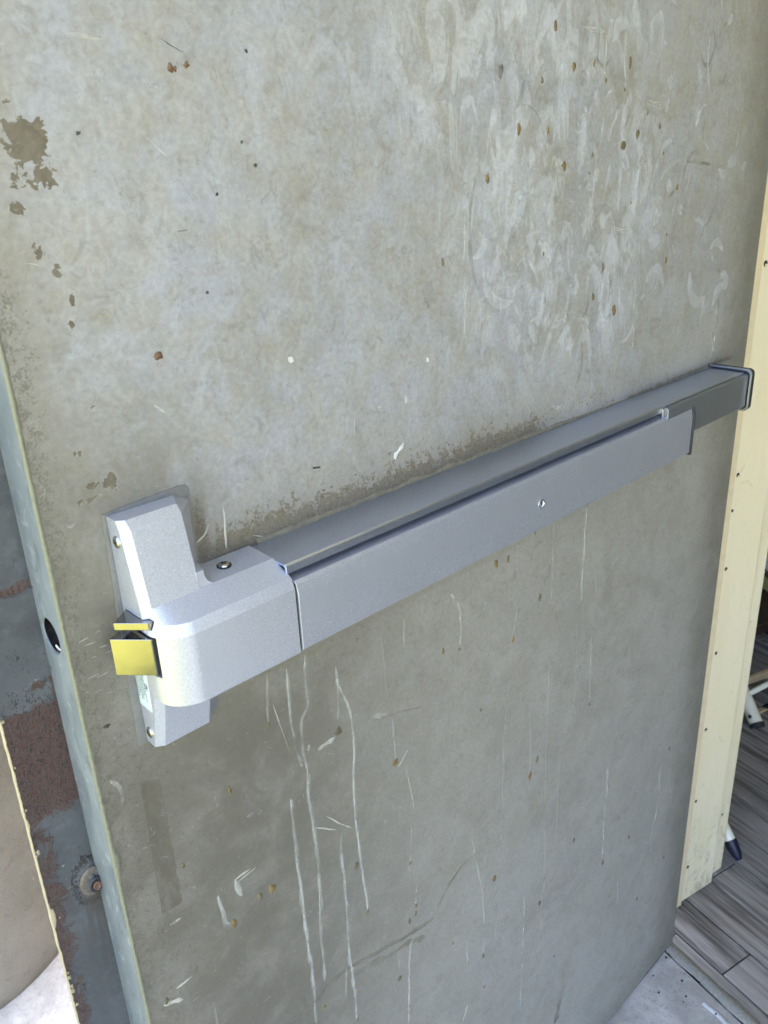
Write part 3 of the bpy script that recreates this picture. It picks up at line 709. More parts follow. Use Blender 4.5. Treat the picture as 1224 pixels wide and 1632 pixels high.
# ---- paint runs, drops, scuffs on the face (each a thin raised piece)
def surf_y(x, z): return float(buckle(np.array(x), np.array(z)))
def run(pts, w0, mat, name, h=.00016, wj=.25, taper=True, res=.0025):
    P = [Vector((*D(*p), 0)) for p in pts]; S = []
    for a, b in zip(P, P[1:]):
        m = max(1, int((b - a).length / res)); S += [a.lerp(b, i / m) for i in range(m)]
    S.append(P[-1])
    if len(S) > 4:
        for _ in range(2): S = [S[0]] + [(S[i-1] + S[i] * 2 + S[i+1]) / 4 for i in range(1, len(S) - 1)] + [S[-1]]
    bm = new_bm(); prev = None; n = len(S); sd = random.random() * 50
    for i, p in enumerate(S):
        d = (S[min(i+1, n-1)] - S[max(i-1, 0)]).normalized(); nn = Vector((-d.y, d.x, 0))
        wv = w0 * (1 + wj * mnoise.noise((i * .21, sd, 0)) * 2) * (min(1, (i + 1) / 4, (n - i) / 3) if taper else 1)
        c = p + nn * w0 * .35 * mnoise.noise((i * .13, sd, 5))
        cur = []
        for a, hh in ((-1, -.0001), (-.55, h), (.55, h), (1, -.0001)):
            q = c + nn * wv * .5 * a; cur.append(bm.verts.new((q.x, surf_y(q.x, q.y) - hh, q.y)))
        if prev:
            for k_ in range(3): bm.faces.new((prev[k_], prev[k_+1], cur[k_+1], cur[k_]))
        prev = cur
    return finish(name, bm, mat, door, smooth=True)
def z7(*p): return [(380 + a / 2.354, 1040 + b / 2.354) for a, b in p]
def z6(*p): return [(900 + a / 2.583, 1000 + b / 2.583) for a, b in p]
def z5(*p): return [(820 + a / 3.03, 540 + b / 3.03) for a, b in p]
def z8(*p): return [(380 + a / 2.354, 620 + b / 2.354) for a, b in p]
def zt(*p): return [(700 + a / 2.336, b / 2.336) for a, b in p]
def z3(*p): return [(200 + a / 2.354, 560 + b / 2.354) for a, b in p]
def z4(*p): return [(a / 2.805, 1050 + b / 2.805) for a, b in p]
def z1(*p): return [(a / 2.914, b / 2.914) for a, b in p]
S_, Mm, Ff = M_RUN, M_RUNM, M_RUNF
RUNS = [
 (z7((250,10),(250,90),(262,190),(235,260),(245,370),(258,440)), .0034, Mm),
 (z7((258,440),(265,550),(285,680),(300,780),(303,880),(305,1000),(318,1140),(325,1230)), .0036, Mm),
 (z7((180,60),(190,180),(198,250),(215,360),(240,430)), .0030, Mm),
 (z7((195,550),(205,620),(215,760),(235,880),(250,1030),(270,1150),(285,1260),(290,1390)), .0038, S_),
 (z7((365,50),(372,120),(405,180),(425,240),(437,370),(432,500),(440,620),(455,750),(468,850),(480,920),(483,965)), .0032, S_),
 (z7((388,680),(383,740),(395,850),(405,950),(408,1050),(418,1160),(430,1230),(440,1300),(445,1380)), .0038, S_),
 (z7((550,20),(552,100),(555,200)), .0030, Ff), (z7((580,240),(585,330),(590,400)), .0030, Mm), (z7((370,60),(376,160),(376,260)), .0034, Ff),
 (z7((1005,200),(998,300),(992,450),(990,600),(985,700),(978,770)), .0030, Ff),
 (z7((880,710),(900,810),(918,900),(925,1000),(920,1130)), .0034, Mm), (z7((935,670),(925,720),(928,800),(925,900)), .0034, Ff),
 (z7((668,1050),(645,1090),(640,1200),(640,1390)), .0034, S_), (z7((1075,920),(1070,1050),(1065,1180),(1058,1340)), .0034, Mm),
 (z7((1215,290),(1205,450),(1195,620),(1190,830)), .0030, Ff), (z7((1165,0),(1160,250),(1150,600),(1148,850),(1135,1060)), .0024, Ff),
 (z7((1095,200),(1095,350),(1098,450)), .0028, Ff), (z7((650,650),(645,790)), .0028, Ff), (z7((668,820),(665,960)), .0028, Mm),
 (z7((105,80),(108,150),(112,270)), .0040, Ff), (z7((855,1080),(862,1160)), .0028, Mm), (z7((970,930),(968,1080)), .0024, Ff), (z7((600,1120),(605,1200)), .0028, Ff),
 (z7((840,1390),(860,1320)), .004, Mm), (z7((405,1180),(402,1300)), .0028, Ff), (z7((640,800),(640,1000)), .0024, Ff),
 (z4((1050,985),(1060,1025),(1082,1058)), .0050, Mm), (z4((975,1055),(990,1100),(1010,1185),(1048,1182)), .0044, Mm),
 (z6((112,0),(105,150),(100,305)), .0042, Mm), (z6((52,0),(45,200),(38,370)), .0034, Ff), (z6((170,580),(178,612),(170,700),(160,830),(155,965)), .0052, S_),
 (z6((225,390),(215,440),(200,500)), .004, Ff), (z6((395,540),(388,640),(370,800)), .0048, Mm), (z6((440,610),(435,740)), .0040, Ff), (z6((220,1040),(218,1140)), .0040, Ff),
 (z6((290,290),(245,325)), .003, Mm), (z6((320,800),(318,1000)), .004, Ff), (z6((355,830),(350,1080)), .003, Ff), (z6((520,380),(500,500),(490,580)), .005, Ff),
 (z5((350,800),(340,960),(328,1150),(320,1270)), .0042, S_), (z5((190,885),(190,1000),(178,1270)), .003, Ff), (z5((393,1080),(388,1270)), .003, Ff),
 (z5((375,165),(375,260),(370,365)), .0036, Mm), (z5((962,0),(950,112)), .0040, Ff), (z5((572,0),(565,120)), .004, Ff), (z5((720,0),(705,80)), .005, Ff),
 (zt((98,800),(96,1000),(98,1300)), .0038, Mm), (zt((730,1090),(722,1300)), .0040, Mm), (zt((1030,1150),(1022,1300)), .0040, Mm), (zt((750,900),(745,1090),(730,1110)), .003, Ff),
 (zt((695,140),(692,260),(700,310)), .0036, S_), (zt((628,120),(622,210),(615,290)), .004, Mm), (zt((435,560),(440,700)), .004, Ff), (zt((500,80),(530,100),(620,120)), .0030, S_),
 (zt((625,755),(645,775),(645,830),(670,855),(710,850)), .0034, S_), (zt((765,365),(830,392)), .002, Mm), (zt((765,380),(828,408)), .002, Mm), (zt((480,745),(500,755)), .003, S_),
 (zt((440,1190),(480,1180),(540,1190),(560,1230)), .006, Mm), (zt((180,1180),(215,1190),(235,1230)), .004, Ff), (zt((165,240),(210,270),(235,250)), .0022, Ff),
 (z8((798,765),(830,815),(838,880),(836,960)), .0040, Mm), (z8((535,850),(540,930),(545,1030)), .0045, Ff), (z8((1050,800),(1040,860),(1030,930)), .0034, Ff), (z8((940,990),(950,940)), .003, Ff),
 (z8((620,860),(622,1000)), .004, Ff), (z8((1180,500),(1176,800)), .003, Ff),
]
for p, w_, m_ in RUNS:
    if m_ is not M_RUNF: run(p, w_ * 1.5, M_RUNF, 'paint_run', h=.00008)
    run(p, w_ * .72, m_, 'paint_run')
# long rub mark low on the door and other rubs
def drop(px, py, r, mat, name='resin_drop', asp=1.5, tilt=0.0):
    cx, cz = D(px, py); bm = new_bm(); n = 10; sd = random.random() * 99
    L = []
    for rr0, hh in ((1.0, -.0001), (.75, .0006), (.35, .0010)):
        ring = []
        for k_ in range(n):
            t = 2 * math.pi * k_ / n; q = r * rr0 * (1 + .75 * mnoise.noise((math.cos(t) * 1.3, math.sin(t) * 1.3, sd)))
            a, b = q * math.cos(t), q * asp * math.sin(t); c, s = math.cos(tilt), math.sin(tilt); x, z = cx + a * c - b * s, cz + a * s + b * c
            ring.append(bm.verts.new((x, surf_y(x, z) - hh, z)))
        L.append(ring)
    for a, b in zip(L, L[1:]):
        for i in range(n): bm.faces.new((a[i], a[(i+1) % n], b[(i+1) % n], b[i]))
    bm.faces.new(L[-1]); return finish(name, bm, mat, door, smooth=True)
DROPS = z7((375,297),(590,412),(910,215),(440,800),(483,973),(641,1008),(665,948),(665,978),(645,790),(125,885),(80,915),(962,848),(1130,940),(1122,402),(1095,462),(112,272),(920,1140),(922,1255),(605,1220),(322,1330),(446,1378),(865,1165),(805,1090),(1185,1140))
DROPS += z8((445,940),(967,655),(1012,640),(1130,780),(830,978),(768,985),(1032,938),(1112,540))
DROPS += zt((437,98),(385,300),(622,300),(690,335),(775,420),(820,470),(710,232),(687,543),(467,615),(573,577),(833,570),(405,487),(560,645),(180,663),(885,698),(715,755),(388,945),(610,995),(845,970),(650,1155),(573,1105),(845,873),(297,480),(230,265),(580,235),(505,250),(740,500),(13,975))
DROPS += z4((1025,590),(1050,1185),(745,1530),(820,925)) + z6((100,315),(38,878),(262,862),(155,968),(220,785),(406,945),(335,1135),(296,1118),(430,497))
big = set(zt((687,543),(467,615),(650,1155)) + z7((375,297),(590,412),(125,885)))
for p in DROPS:
    b_ = p in big; drop(*p, (.0040 if b_ else random.choice((.0010, .0014, .0018, .0024, .0029))), M_DROP if random.random() < .6 else M_DROPD, asp=1.1 if b_ else random.uniform(1.3, 2.2), tilt=random.uniform(-.2, .2))
for p, r in ((z1((790, 315))[0], .0022), (z1((865, 303))[0], .0018), (z3((123, 15))[0], .0028), (z1((810, 318))[0], .0014)): drop(*p, r, M_RUSTSP, 'rust_spot', 1.1)
SCR = [(z3((387,310),(420,335)), .0010), (z3((388,312),(388,362)), .0010), (z3((420,350),(440,351)), .0008), (z3((537,362),(525,400),(500,447)), .0012),
       (z3((365,572),(372,650),(378,738)), .0014), (z3((372,600),(380,740)), .0009), (z3((312,650),(300,690),(262,722)), .0014), (z4((490,545),(530,575),(548,620),(545,655)), .004),
       (z4((1115,940),(1075,970),(1050,990)), .002), (z4((860,1420),(790,1475)), .003), (z4((820,1525),(770,1535),(730,1550)), .004), (z4((1000,690),(930,745)), .002), (z4((810,1160),(760,1190)), .003),
       (z7((130,195),(160,280),(200,390)), .0010), (z7((630,430),(645,510),(660,585)), .0010), (z7((330,615),(380,640),(425,657)), .0018), (z7((290,658),(365,664)), .0016), (z7((635,365),(600,430)), .0016),
       (z7((0,860),(70,800)), .0014), (z7((340,1090),(385,1050)), .0012), (z7((265,345),(265,370)), .005), (z7((365,315),(300,370)), .006), (z7((500,240),(545,235),(580,222)), .006),
       (z3((105,200),(150,230)), .002), (z1((270,148),(350,158),(470,185)), .0022), (z1((110,1225),(150,1222),(185,1235)), .0012), (z1((600,545),(680,640),(770,720)), .0009),
       (z3((480,690),(545,700)), .0009), (zt((0,5),(60,20)), .001), (z5((560,0),(590,60)), .001), (z3((860,250),(858,330)), .002)]
for p, w_ in SCR: run(p, w_, M_SCR, 'scratch', h=.00012, res=.0015)
# yellowish nicks beside the latch
for i in range(26):
    px, py = random.uniform(70, 175), random.uniform(1000, 1110); l = random.uniform(6, 26)
    if px < 60 + (py - 840) * .22 + 12: continue
    run([(px, py), (px + l * .8, py - l * random.uniform(.1, .6))], .0006, M_SCR, 'scratch', h=.0001, res=.001)
def flake(pts, mat, name): 
    P = [D(*p) for p in pts]; bm = new_bm(); a = [bm.verts.new((x, surf_y(x, z) - .0003, z)) for x, z in P]; b = [bm.verts.new((x, surf_y(x, z) + .0002, z)) for x, z in P]
    bm.faces.new(a)
    for i in range(len(a)): bm.faces.new((a[i], a[(i+1) % len(a)], b[(i+1) % len(a)], b[i]))
    return finish(name, bm, mat, door)
flake(z3((1043,342),(1040,362),(1022,380),(1012,407),(1006,398),(1008,380),(1020,374),(1030,355)), M_WHITE, 'white_scuff')
flake(z3((1050,170),(1057,172),(1056,192),(1049,195)), M_WHITE, 'white_scuff'); flake(z3((610,22),(625,20),(632,35),(622,45),(612,38)), M_WHITE, 'white_scuff')
flake(z3((950,206),(962,202),(964,210),(952,214)), M_WHITE, 'white_scuff'); flake(z3((1128,22),(1136,24),(1138,38),(1130,40)), M_WHITE, 'white_scuff')
flake(z3((703,434),(730,431),(730,438),(702,441)), M_DARK, 'dark_speck'); flake(z1((745,178),(800,215),(848,243),(790,212)), M_DARK, 'dark_speck'); flake(z1((820,1074),(868,1066),(868,1071),(830,1076)), M_SMEAR, 'dark_speck')
for (a, b) in ((1122, 660), (1185, 768), (1140, 237), (362, 619), (1008, 902), (962, 1357)): drop(*z1((a, b))[0], .0012, M_DARK, 'dark_speck', 1.0)
drop(475 / 3.06 * 0 + 169, 1157, .0022, M_DARK, 'dark_speck', .8)
def rub(pts, w0, name='rub_mark', mat=None): return run(pts, w0, mat or M_SMEAR, name, h=.0001, wj=.5)
rub(z7((738,990),(700,1020),(650,1050),(560,1100),(450,1160),(400,1190),(330,1250),(290,1310),(250,1335),(235,1290)), .0062)
rub(z7((745,960),(760,930),(790,870),(840,800),(880,760)), .0060)
rub(z7((700,1060),(600,1110),(500,1170),(430,1215)), .0100)
rub(z7((1224,1250),(1205,1310),(1190,1390)), .0140)
rub(z7((700,1022),(640,1058),(540,1115),(440,1180)), .0016); rub(z7((690,203),(600,225),(510,255)), .0016)
rub(z7((880,750),(820,820),(770,900),(745,970)), .0022, mat=M_RUNF); rub(zt((900,590),(860,620),(820,670),(800,720)), .005, mat=M_RUNF); rub(zt((920,600),(980,605),(1010,612)), .003)
rub(z7((355,1025),(390,1003),(430,1010)), .0012); rub(zt((850,740),(880,705)), .003)
# sweeping hand smears rubbed into the chalky paint: an uncountable tangle of faint strokes
for mat_, nm, cnt in ((M_HAND, 'hand_smear', 95), (M_HANDD, 'hand_rub', 34)):
    bm = new_bm()
    for k in range(cnt):
        if k % 4 == 3: cx, cz = random.uniform(.30, .62), random.uniform(1.12, 1.40)
        else: cx, cz = random.uniform(.50, .83), random.uniform(1.10, 1.46)
        rad_ = random.uniform(.008, .030); a0 = random.uniform(0, 6.28); sw = random.uniform(.5, 2.2); wd = random.uniform(.0012, .0075) if mat_ is M_HAND else random.uniform(.0008, .0030); st = random.uniform(1.0, 2.2)
        m = 16; prev = None
        for i in range(m + 1):
            f = i / m; a = a0 + sw * f; x = cx + rad_ * math.cos(a); z = cz + rad_ * st * math.sin(a); ww = wd * math.sin(math.pi * min(.98, max(.02, f))) ** .6 * (1 + .5 * mnoise.noise((f * 4, k, 1)))
            dx, dz = -math.sin(a), st * math.cos(a); L_ = math.hypot(dx, dz); nx, nz_ = -dz / L_, dx / L_
            cur = [bm.verts.new((x + nx * q, surf_y(x + nx * q, z + nz_ * q) - .00008, z + nz_ * q)) for q in (-ww, ww)]
            if prev: bm.faces.new((prev[0], prev[1], cur[1], cur[0]))
            prev = cur
    tag(finish(nm, bm, mat_, door, smooth=True), kind='stuff')
# weathered old sealant line above the bar
bm = new_bm(); prev = None; n_ = 500
for i in range(n_ + 1):
    x = .142 + (.64 - .142) * i / n_
    tz = max(.0006, .0034 + .0016 * mnoise.noise((x * 45, 2, 1)) + .0016 * mnoise.noise((x * 200, 2, 4)))
    if x > .5: tz *= max(.15, 1 - (x - .5) / .14)
    zb_ = 1.0521; hh = .0007 + .0005 * mnoise.noise((x * 150, 5, 5))
    cur = [bm.verts.new(p) for p in ((x, -.0012, zb_ - .001), (x, -.0012 - hh, zb_ + tz * .3), (x, -hh, zb_ + tz * .8), (x, .0003, zb_ + tz))]
    if prev:
        for k_ in range(3): bm.faces.new((prev[k_], prev[k_+1], cur[k_+1], cur[k_]))
    prev = cur
finish('sealant_line', bm, simple('old_sealant', (.19, .165, .115), .7, 0, 160, .45, .8), door, smooth=True)
# rust crumbs along the same line: far too many to count
bm = new_bm()
for i in range(420):
    x = random.uniform(.135, .60); z = 1.0545 + abs(random.gauss(0, .010)) + .003 * mnoise.noise((x * 40, 1, 1))
    if mnoise.noise((x * 26, z * 60, 2)) < -.05: continue
    r = random.uniform(.0003, .0011); n = 5
    ring = [bm.verts.new((x + r * 1.6 * math.cos(t) * random.uniform(.6, 1.3), -.0002, z + r * math.sin(t) * random.uniform(.5, 1.2))) for t in [2 * math.pi * q / n for q in range(n)]]
    tip = bm.verts.new((x, -.0002 - r * .35, z))
    for k_ in range(n): bm.faces.new((ring[k_], ring[(k_+1) % n], tip))
tag(finish('rust_crumbs', bm, simple('rust_crumb', (.17, .125, .075), .8, 0, 400, .6), door), kind='stuff')

# ------------------------------------------------------------------ PANIC BAR
pb = thing('panic_bar', 'silver grey panic bar with polished latch bolt, fixed across the open door', 'panic bar', (.09, 0, 1.02))
bm = new_bm()
pl = [(.0365, 1.1078), (.089, 1.1112), (.0935, 1.1104), (.0958, 1.1075), (.0960, .942), (.0318, .942)]
prism(bm, pl, lambda p: (p[0], .0002, p[1]), lambda p: (p[0], -.0010, p[1])); finish('mounting_plate', bm, M_PLATE, pb, bevel=.0004)

def tmp(bm, name):
    bmesh.ops.recalc_face_normals(bm, faces=bm.faces)
    m = bpy.data.meshes.new(name); bm.to_mesh(m); bm.free(); o = bpy.data.objects.new(name, m); COL.objects.link(o); return o
def sect(z, yf, x0=.0385, x1=.044, x2=.078, x3=.094):
    ys = yf + .0036
    return [(x0, -.0014, z), (x0, ys, z), (x1, yf, z), (x2, yf, z), (x3, -.0014, z)]
bm = new_bm()
rings(bm, [sect(.9438, -.0152), sect(.991, -.0281), sect(1.0508, -.0297), sect(1.1009, -.0198), sect(1.1066, -.0162, .0387, .0430, .0775, .0835)])
slab = tmp(bm, 'slab')
def nose(z, off=0.0, clipy=None):
    cx, cy, r = .0607, -.0283, .0221 - off
    P = [(.0386 + off, -.0014)] + [(cx - r * math.cos(t), cy - r * math.sin(t)) for t in [math.pi / 2 * q / 10 for q in range(11)]] + [(.1352, -.0503 + off), (.1352, -.0014)]
    if clipy is not None:
        P = [(x, max(y, clipy)) for x, y in P]
        P = [(x + (0 if y > clipy + 1e-6 or i > 11 else 0), y - 1e-5 * i) for i, (x, y) in enumerate(P)]
    return [(x, y, z) for x, y in P]
bm = new_bm(); rings(bm, [nose(.9872, .0008), nose(.9884), nose(1.0365), nose(1.0440, .0030)]); nz = tmp(bm, 'nosepart')
# sloping shoulder + flat top arm: profile in (y,z) swept along x
bm = new_bm(); pr = [(-.0014, 1.040), (-.0472, 1.040), (-.0472, 1.0440), (-.0288, 1.0524), (-.0014, 1.0536)]
prism(bm, pr, lambda p: (.066, *p), lambda p: (.1352, *p)); arm = tmp(bm, 'armpart')
bm = new_bm()   # left end of the shoulder, narrowing into the slab
pr2 = []
P0 = [(.0418, -.0270)] + [(.0607 - .0190 * math.cos(t), -.0283 - .0190 * math.sin(t)) for t in [math.pi / 2 * q / 8 for q in range(9)]] + [(.069, -.0472), (.069, -.0270)]
rings(bm, [[(x, y, 1.040) for x, y in P0], [(x, y, 1.0439) for x, y in P0], [(max(x, .0440) + .00003 * i, max(y, -.0294 - .00002 * i), 1.0520) for i, (x, y) in enumerate(P0)]]); sh = tmp(bm, 'shoulder')
def boolean(a, b, op):
    m = a.modifiers.new('b', 'BOOLEAN'); m.operation = op; m.object = b; m.solver = 'EXACT'
    dg = bpy.context.evaluated_depsgraph_get(); me_ = bpy.data.meshes.new_from_object(a.evaluated_get(dg)); a.modifiers.clear(); a.data = me_
    bpy.data.objects.remove(b, do_unlink=True)
for q in (nz, arm, sh): boolean(slab, q, 'UNION')
# inside corner fillet between the tall plate and the arm
bm = new_bm(); fr = .009; arc = [(.0775, 1.050), (.100, 1.050), (.100, 1.0534)] + [(.100 - 0 - fr * math.sin(t) - .0, 1.0534 + fr - fr * math.cos(t)) for t in [math.pi / 2 * q / 6 for q in range(1, 7)]]
arc = [(.0775, 1.050), (.1015, 1.050), (.1015, 1.0534)] + [(.1015 - .012 * math.sin(t), 1.0534 + .010 * (1 - math.cos(t))) for t in [math.pi / 2 * q / 6 for q in range(1, 7)]] + [(.0775, 1.0634)]
prism(bm, arc, lambda p: (p[0], -.0014, p[1]), lambda p: (.0775 + (p[0] - .0775) * .42, -.0284, p[1] + 0)); boolean(slab, tmp(bm, 'fil'), 'UNION')
bm = new_bm(); box(bm, (.030, -.0366, 1.0078), (.058, -.0042, 1.0362)); boolean(slab, tmp(bm, 'cut'), 'DIFFERENCE')
bm = new_bm(); box(bm, (.030, -.0328, 1.0397), (.058, -.0046, 1.0456)); boolean(slab, tmp(bm, 'cut'), 'DIFFERENCE')
cov = slab.data; cov.name = 'head_cover'; bpy.data.objects.remove(slab)
bm = new_bm(); bm.from_mesh(cov); bmesh.ops.remove_doubles(bm, verts=bm.verts, dist=.00012)
bmesh.ops.dissolve_limit(bm, angle_limit=math.radians(3), verts=bm.verts, edges=bm.edges)
o = finish('head_cover', bm, M_SILVER, pb, bevel=.0020, seg=4, angle=14)
o.modifiers['bevel'].use_clamp_overlap = True; o.modifiers['bevel'].loop_slide = True
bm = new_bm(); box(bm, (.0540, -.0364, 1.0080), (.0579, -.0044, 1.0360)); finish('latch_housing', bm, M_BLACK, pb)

# latch bolt and dead latch
def wedge(name, P, z0, z1, mat, bev=.0004):
    bm = new_bm(); prism(bm, P, lambda p: (*p, z0), lambda p: (*p, z1)); return finish(name, bm, mat, pb, bevel=bev)
wedge('latch_bolt', [(.0212, -.0144), (.0384, -.0339), (.0540, -.0339), (.0540, -.0055), (.0387, -.0055), (.0222, -.0130)], 1.0095, 1.0350, M_BOLT)
wedge('dead_latch', [(.0247, -.0156), (.0392, -.0318), (.0540, -.0318), (.0540, -.0052), (.0387, -.0052), (.0258, -.0147)], 1.0403, 1.0452, M_BOLT)

# channel behind the pad
bm = new_bm(); T = 1.0520
ch = [(-.0014, T), (-.0418, T), (-.0434, T - .0012), (-.0438, T - .0040), (-.0436, T - .0068), (-.0422, T - .0070), (-.0418, T - .0030), (-.0405, T - .0018), (-.003, T - .0018), (-.003, 1.004), (-.0014, 1.004)]
prism(bm, ch, lambda p: (.1345, *p), lambda p: (.626, *p)); finish('channel', bm, M_SATIN, pb, bevel=.0005, seg=2)
bm = new_bm(); box(bm, (.134, -.030, 1.000), (.626, -.0032, 1.0500)); finish('channel_shade', bm, M_BLACK, pb)  # black block added in the channel so the slot reads as shade
bm = new_bm()
ch2 = [(-.0014, T), (-.0425, T), (-.0437, T - .0010), (-.0437, T - .004), (-.0014, T - .004)]
prism(bm, ch2, lambda p: (.6262, *p), lambda p: (.8105, *p)); finish('channel_end', bm, M_SATIN, pb, bevel=.0004)
# plain end cover, slides in front of the channel
bm = new_bm()
ec = [(-.0442, 1.0500), (-.0468, 1.0508), (-.0488, 1.0495), (-.0495, 1.0470), (-.0495, 1.0120), (-.0470, 1.0105), (-.0045, 1.0105), (-.0045, 1.0470), (-.0442, 1.0470)]
prism(bm, ec, lambda p: (.6240, *p), lambda p: (.8100, *p)); finish('end_cover', bm, mat_silver('end_cover_coating', (.34, .36, .42), .36, .80), pb, bevel=.0007)
# push pad
bm = new_bm()
pp = [(-.0210, 1.0405), (-.0475, 1.0408), (-.0496, 1.0385), (-.0510, 1.0325), (-.0513, 1.0290), (-.0510, .9905), (-.0498, .9885), (-.0210, .9885)]
prism(bm, pp, lambda p: (.1370, *p), lambda p: (.6755, *p)); finish('push_pad', bm, M_PAD, pb, bevel=.0005, seg=2, angle=12)
bm = new_bm(); pe_ = [(-.0205, 1.0395), (-.0485, 1.0420), (-.0512, 1.0405), (-.0532, 1.0340), (-.0532, .9890), (-.0520, .9868), (-.0205, .9868)]
prism(bm, pe_, lambda p: (.6757, *p), lambda p: (.6778, *p)); finish('pad_end_cap', bm, M_BLACKP, pb, bevel=.0006)
bm = new_bm(); box(bm, (.1350, -.0492, .9890), (.13695, -.0100, 1.0390)); finish('gap_shade', bm, M_BLACK, pb)  # black strip added to paint the shade between cover and pad
# dogging hole
def yring(bm, cx, cz, spec, n=24):
    vr = [[bm.verts.new((cx + r * math.cos(t), y, cz + r * math.sin(t))) for t in [2 * math.pi * q / n for q in range(n)]] for r, y in spec]
    for a, b in zip(vr, vr[1:]):
        for i in range(n): bm.faces.new((a[i], a[(i+1) % n], b[(i+1) % n], b[i]))
    return vr
dg_ = onY(863, 803, -.0513); bm = new_bm(); vr = yring(bm, dg_[0], dg_[2], [(.0040, -.0508), (.0040, -.0519), (.0033, -.0519), (.0028, -.0507), (.0010, -.0515)])
bm.faces.new(vr[-1]); finish('dogging_screw', bm, M_CHROME, pb, smooth=False)
# end cap at the hinge side
def capring(e): 
    r = .006; z0, z1, y0 = 1.0075 - e, 1.0545 + e, -.0515 - e; P = [(-.0014, z1)]
    for t in [math.pi / 2 * q / 5 for q in range(6)]: P.append((y0 + r - r * math.sin(t), z1 - r + r * math.cos(t)))
    for t in [math.pi / 2 * q / 5 for q in range(6)]: P.append((y0 + r - r * math.cos(t), z0 + r - r * math.sin(t)))
    P.append((-.0014, z0)); return P
bm = new_bm(); rr2 = [[(x, *p) for p in capring(e)] for x, e in ((.8120, 0.0), (.8105, 0.0), (.8105, .0016), (.8180, .0014))]
rings(bm, rr2); finish('end_cap', bm, M_BLACKP, pb, bevel=.0004)
bm = new_bm(); A_ = capring(.0017); B_ = capring(-.0004)
va = [[bm.verts.new((x, *p)) for p in q] for x, q in ((.8106, A_), (.8092, A_), (.8092, B_), (.8106, B_))]
for a, b in zip(va, va[1:]):
    for i in range(len(A_) - 1): bm.faces.new((a[i], a[i+1], b[i+1], b[i]))
finish('end_cap_rim', bm, simple('bright_cut_rim', (.36, .37, .40), .35, .8, 100, .05), pb)
bm = new_bm(); vr = yring(bm, 0, 0, [(.004, 0)]); bm.free()
# small bracket hook at the end of the slot
bm = new_bm(); box(bm, (.6205, -.0455, 1.0405), (.6235, -.0435, 1.0500)); finish('slot_end_clip', bm, simple('bright_clip', (.42, .43, .46), .35, .8), pb, bevel=.0006)

for px, py, rad_ in ((1085, 622, .0011), (1020, 642, .0007), (471, 854, .0007), (519, 836, .0006)):
    c = onZ(px, py, 1.0520); bm = new_bm(); n_ = 7
    lo = [bm.verts.new((c[0] + rad_ * math.cos(6.283 * q / n_) * random.uniform(.7, 1.3), c[1] + rad_ * math.sin(6.283 * q / n_) * random.uniform(.7, 1.3), 1.0519)) for q in range(n_)]; hi = bm.verts.new((c[0], c[1], 1.0524))
    for q in range(n_): bm.faces.new((lo[q], lo[(q + 1) % n_], hi))
    finish('paint_fleck', bm, M_WHITE, pb)
# Phillips screws
def screw(c, nrm, r=.0040):
    d, u, v = frame_of(nrm); c = Vector(c); bm = new_bm(); n = 24
    L = []
    for rr3, h in ((r * 1.0, -.0004), (r * 1.0, .0006), (r * .86, .0012), (r * .5, .0016)):
        L.append([bm.verts.new(c + (u * math.cos(t) + v * math.sin(t)) * rr3 + d * h) for t in [2 * math.pi * q / n for q in range(n)]])
    for a, b in zip(L, L[1:]):
        for i in range(n): bm.faces.new((a[i], a[(i+1) % n], b[(i+1) % n], b[i]))
    bm.faces.new(L[-1]); s = finish('screw', bm, M_SCREW, pb, smooth=True)
    ang = random.uniform(.2, 1.2)
    u2 = u * math.cos(ang) + v * math.sin(ang); v2 = d.cross(u2)
    bm = new_bm(); a, b = r * .56, r * .13
    cr_ = [(a, b), (b, b), (b, a), (-b, a), (-b, b), (-a, b), (-a, -b), (-b, -b), (-b, -a), (b, -a), (b, -b), (a, -b)]
    prism(bm, cr_, lambda p: c + u2 * p[0] + v2 * p[1] + d * .0008, lambda p: c + u2 * p[0] + v2 * p[1] + d * .00172)
    me_ = finish('cross_recess', bm, M_BLACK, None); me_.parent = s; me_.data.transform(Matrix.Translation(-pb.location))
    return s
sc1 = onX(187, 864, .0385); sc2 = onX(240, 1167, .0385); sc3 = onZ(357, 900.5, 1.0536)
for c_, n_v in ((sc1, (-1, 0, 0)), (sc2, (-1, 0, 0)), (sc3, (0, 0, 1))): screw(c_, n_v)
bm = new_bm(); cc = Vector((float(sc3[0]), float(sc3[1]), 1.0537)); vr = [bm.verts.new(cc + Vector((.0050 * math.cos(t), .0050 * math.sin(t), 0))) for t in [2 * math.pi * q / 24 for q in range(24)]]
bm.faces.new(vr); ex = bmesh.ops.extrude_face_region(bm, geom=bm.faces[:]); bmesh.ops.translate(bm, vec=(0, 0, -.002), verts=[e for e in ex['geom'] if isinstance(e, bmesh.types.BMVert)])
finish('screw_recess', bm, M_BLACK, pb)
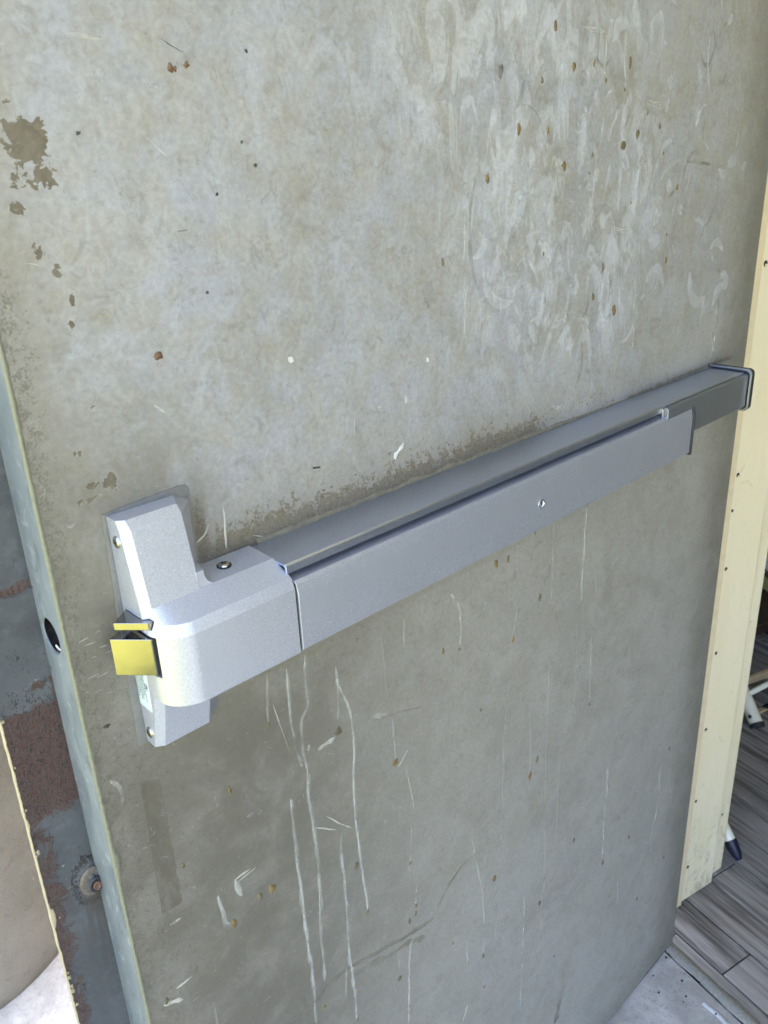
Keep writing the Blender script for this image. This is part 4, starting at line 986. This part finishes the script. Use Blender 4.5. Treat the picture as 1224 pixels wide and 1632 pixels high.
# certification label on the narrow side face
bm = new_bm(); x_ = .0383
lab = [(-.0018, 1.0075), (-.0178, 1.0075), (-.0172, .9740), (-.0018, .9740)]
prism(bm, lab, lambda p: (x_ + .0004, *p), lambda p: (x_ - .0001, *p)); lb = finish('rating_label', bm, M_LABEL, pb)
bm = new_bm()
for c_ in range(6):
    y = -.0032 - c_ * .0019; z = 1.006
    end = .9790 + (.004 if c_ in (1, 4) else 0) + random.uniform(0, .004)
    while z > end:
        l = random.uniform(.0005, .0012); hgt = random.uniform(.0007, .0011)
        box(bm, (x_ - .00018, y - hgt / 2, z - l), (x_ - .0001, y + hgt / 2, z)); z -= l + random.uniform(.0003, .0007)
ink = finish('print', bm, M_INK, None); ink.parent = lb; ink.data.transform(Matrix.Translation(-pb.location))
bm = new_bm(); cy_, cz_ = -.0150, .9925; n = 24
for r0, r1 in ((.0021, .0017),):
    a = [bm.verts.new((x_ - .00018, cy_ + r0 * math.cos(t), cz_ + r0 * 1.2 * math.sin(t))) for t in [2 * math.pi * q / n for q in range(n)]]
    b = [bm.verts.new((x_ - .00018, cy_ + r1 * math.cos(t), cz_ + r1 * 1.2 * math.sin(t))) for t in [2 * math.pi * q / n for q in range(n)]]
    for i in range(n): bm.faces.new((a[i], a[(i+1) % n], b[(i+1) % n], b[i]))
for q in ((-.0010, -.0012, .0003, .0013), (.0002, -.0012, .0012, -.0008), (.0004, .0004, .0010, .0012), (-.0010, .0006, .0006, .0011)): box(bm, (x_ - .00018, cy_ + q[0], cz_ + q[1]), (x_ - .0001, cy_ + q[2], cz_ + q[3]))
em = finish('mark', bm, M_INK, None); em.parent = lb; em.data.transform(Matrix.Translation(-pb.location))

# dark grit scattered on the pavement beside the door foot
spots = [(1094, 1521), (1091, 1552), (1087, 1563), (1115, 1565), (1041, 1555), (1093, 1588), (1104, 1598), (1050, 1582), (1089, 1597), (1160, 1604), (1141, 1616), (1067, 1520), (1062, 1526)]
for i, (px, py) in enumerate(spots):
    c = V3(onZ(px, py, .0012)); bm = new_bm(); r = random.uniform(.0007, .0024)
    bmesh.ops.create_icosphere(bm, subdivisions=2, radius=r, matrix=Matrix.Translation(c) @ Matrix.Diagonal((1.2, .9, .5, 1)))
    for v_ in bm.verts: v_.co += Vector((mnoise.noise(v_.co * 400), mnoise.noise(v_.co * 380 + Vector((5, 0, 0))), 0)) * r * .3
    finish('grit_speck', bm, M_BLACK, pv)
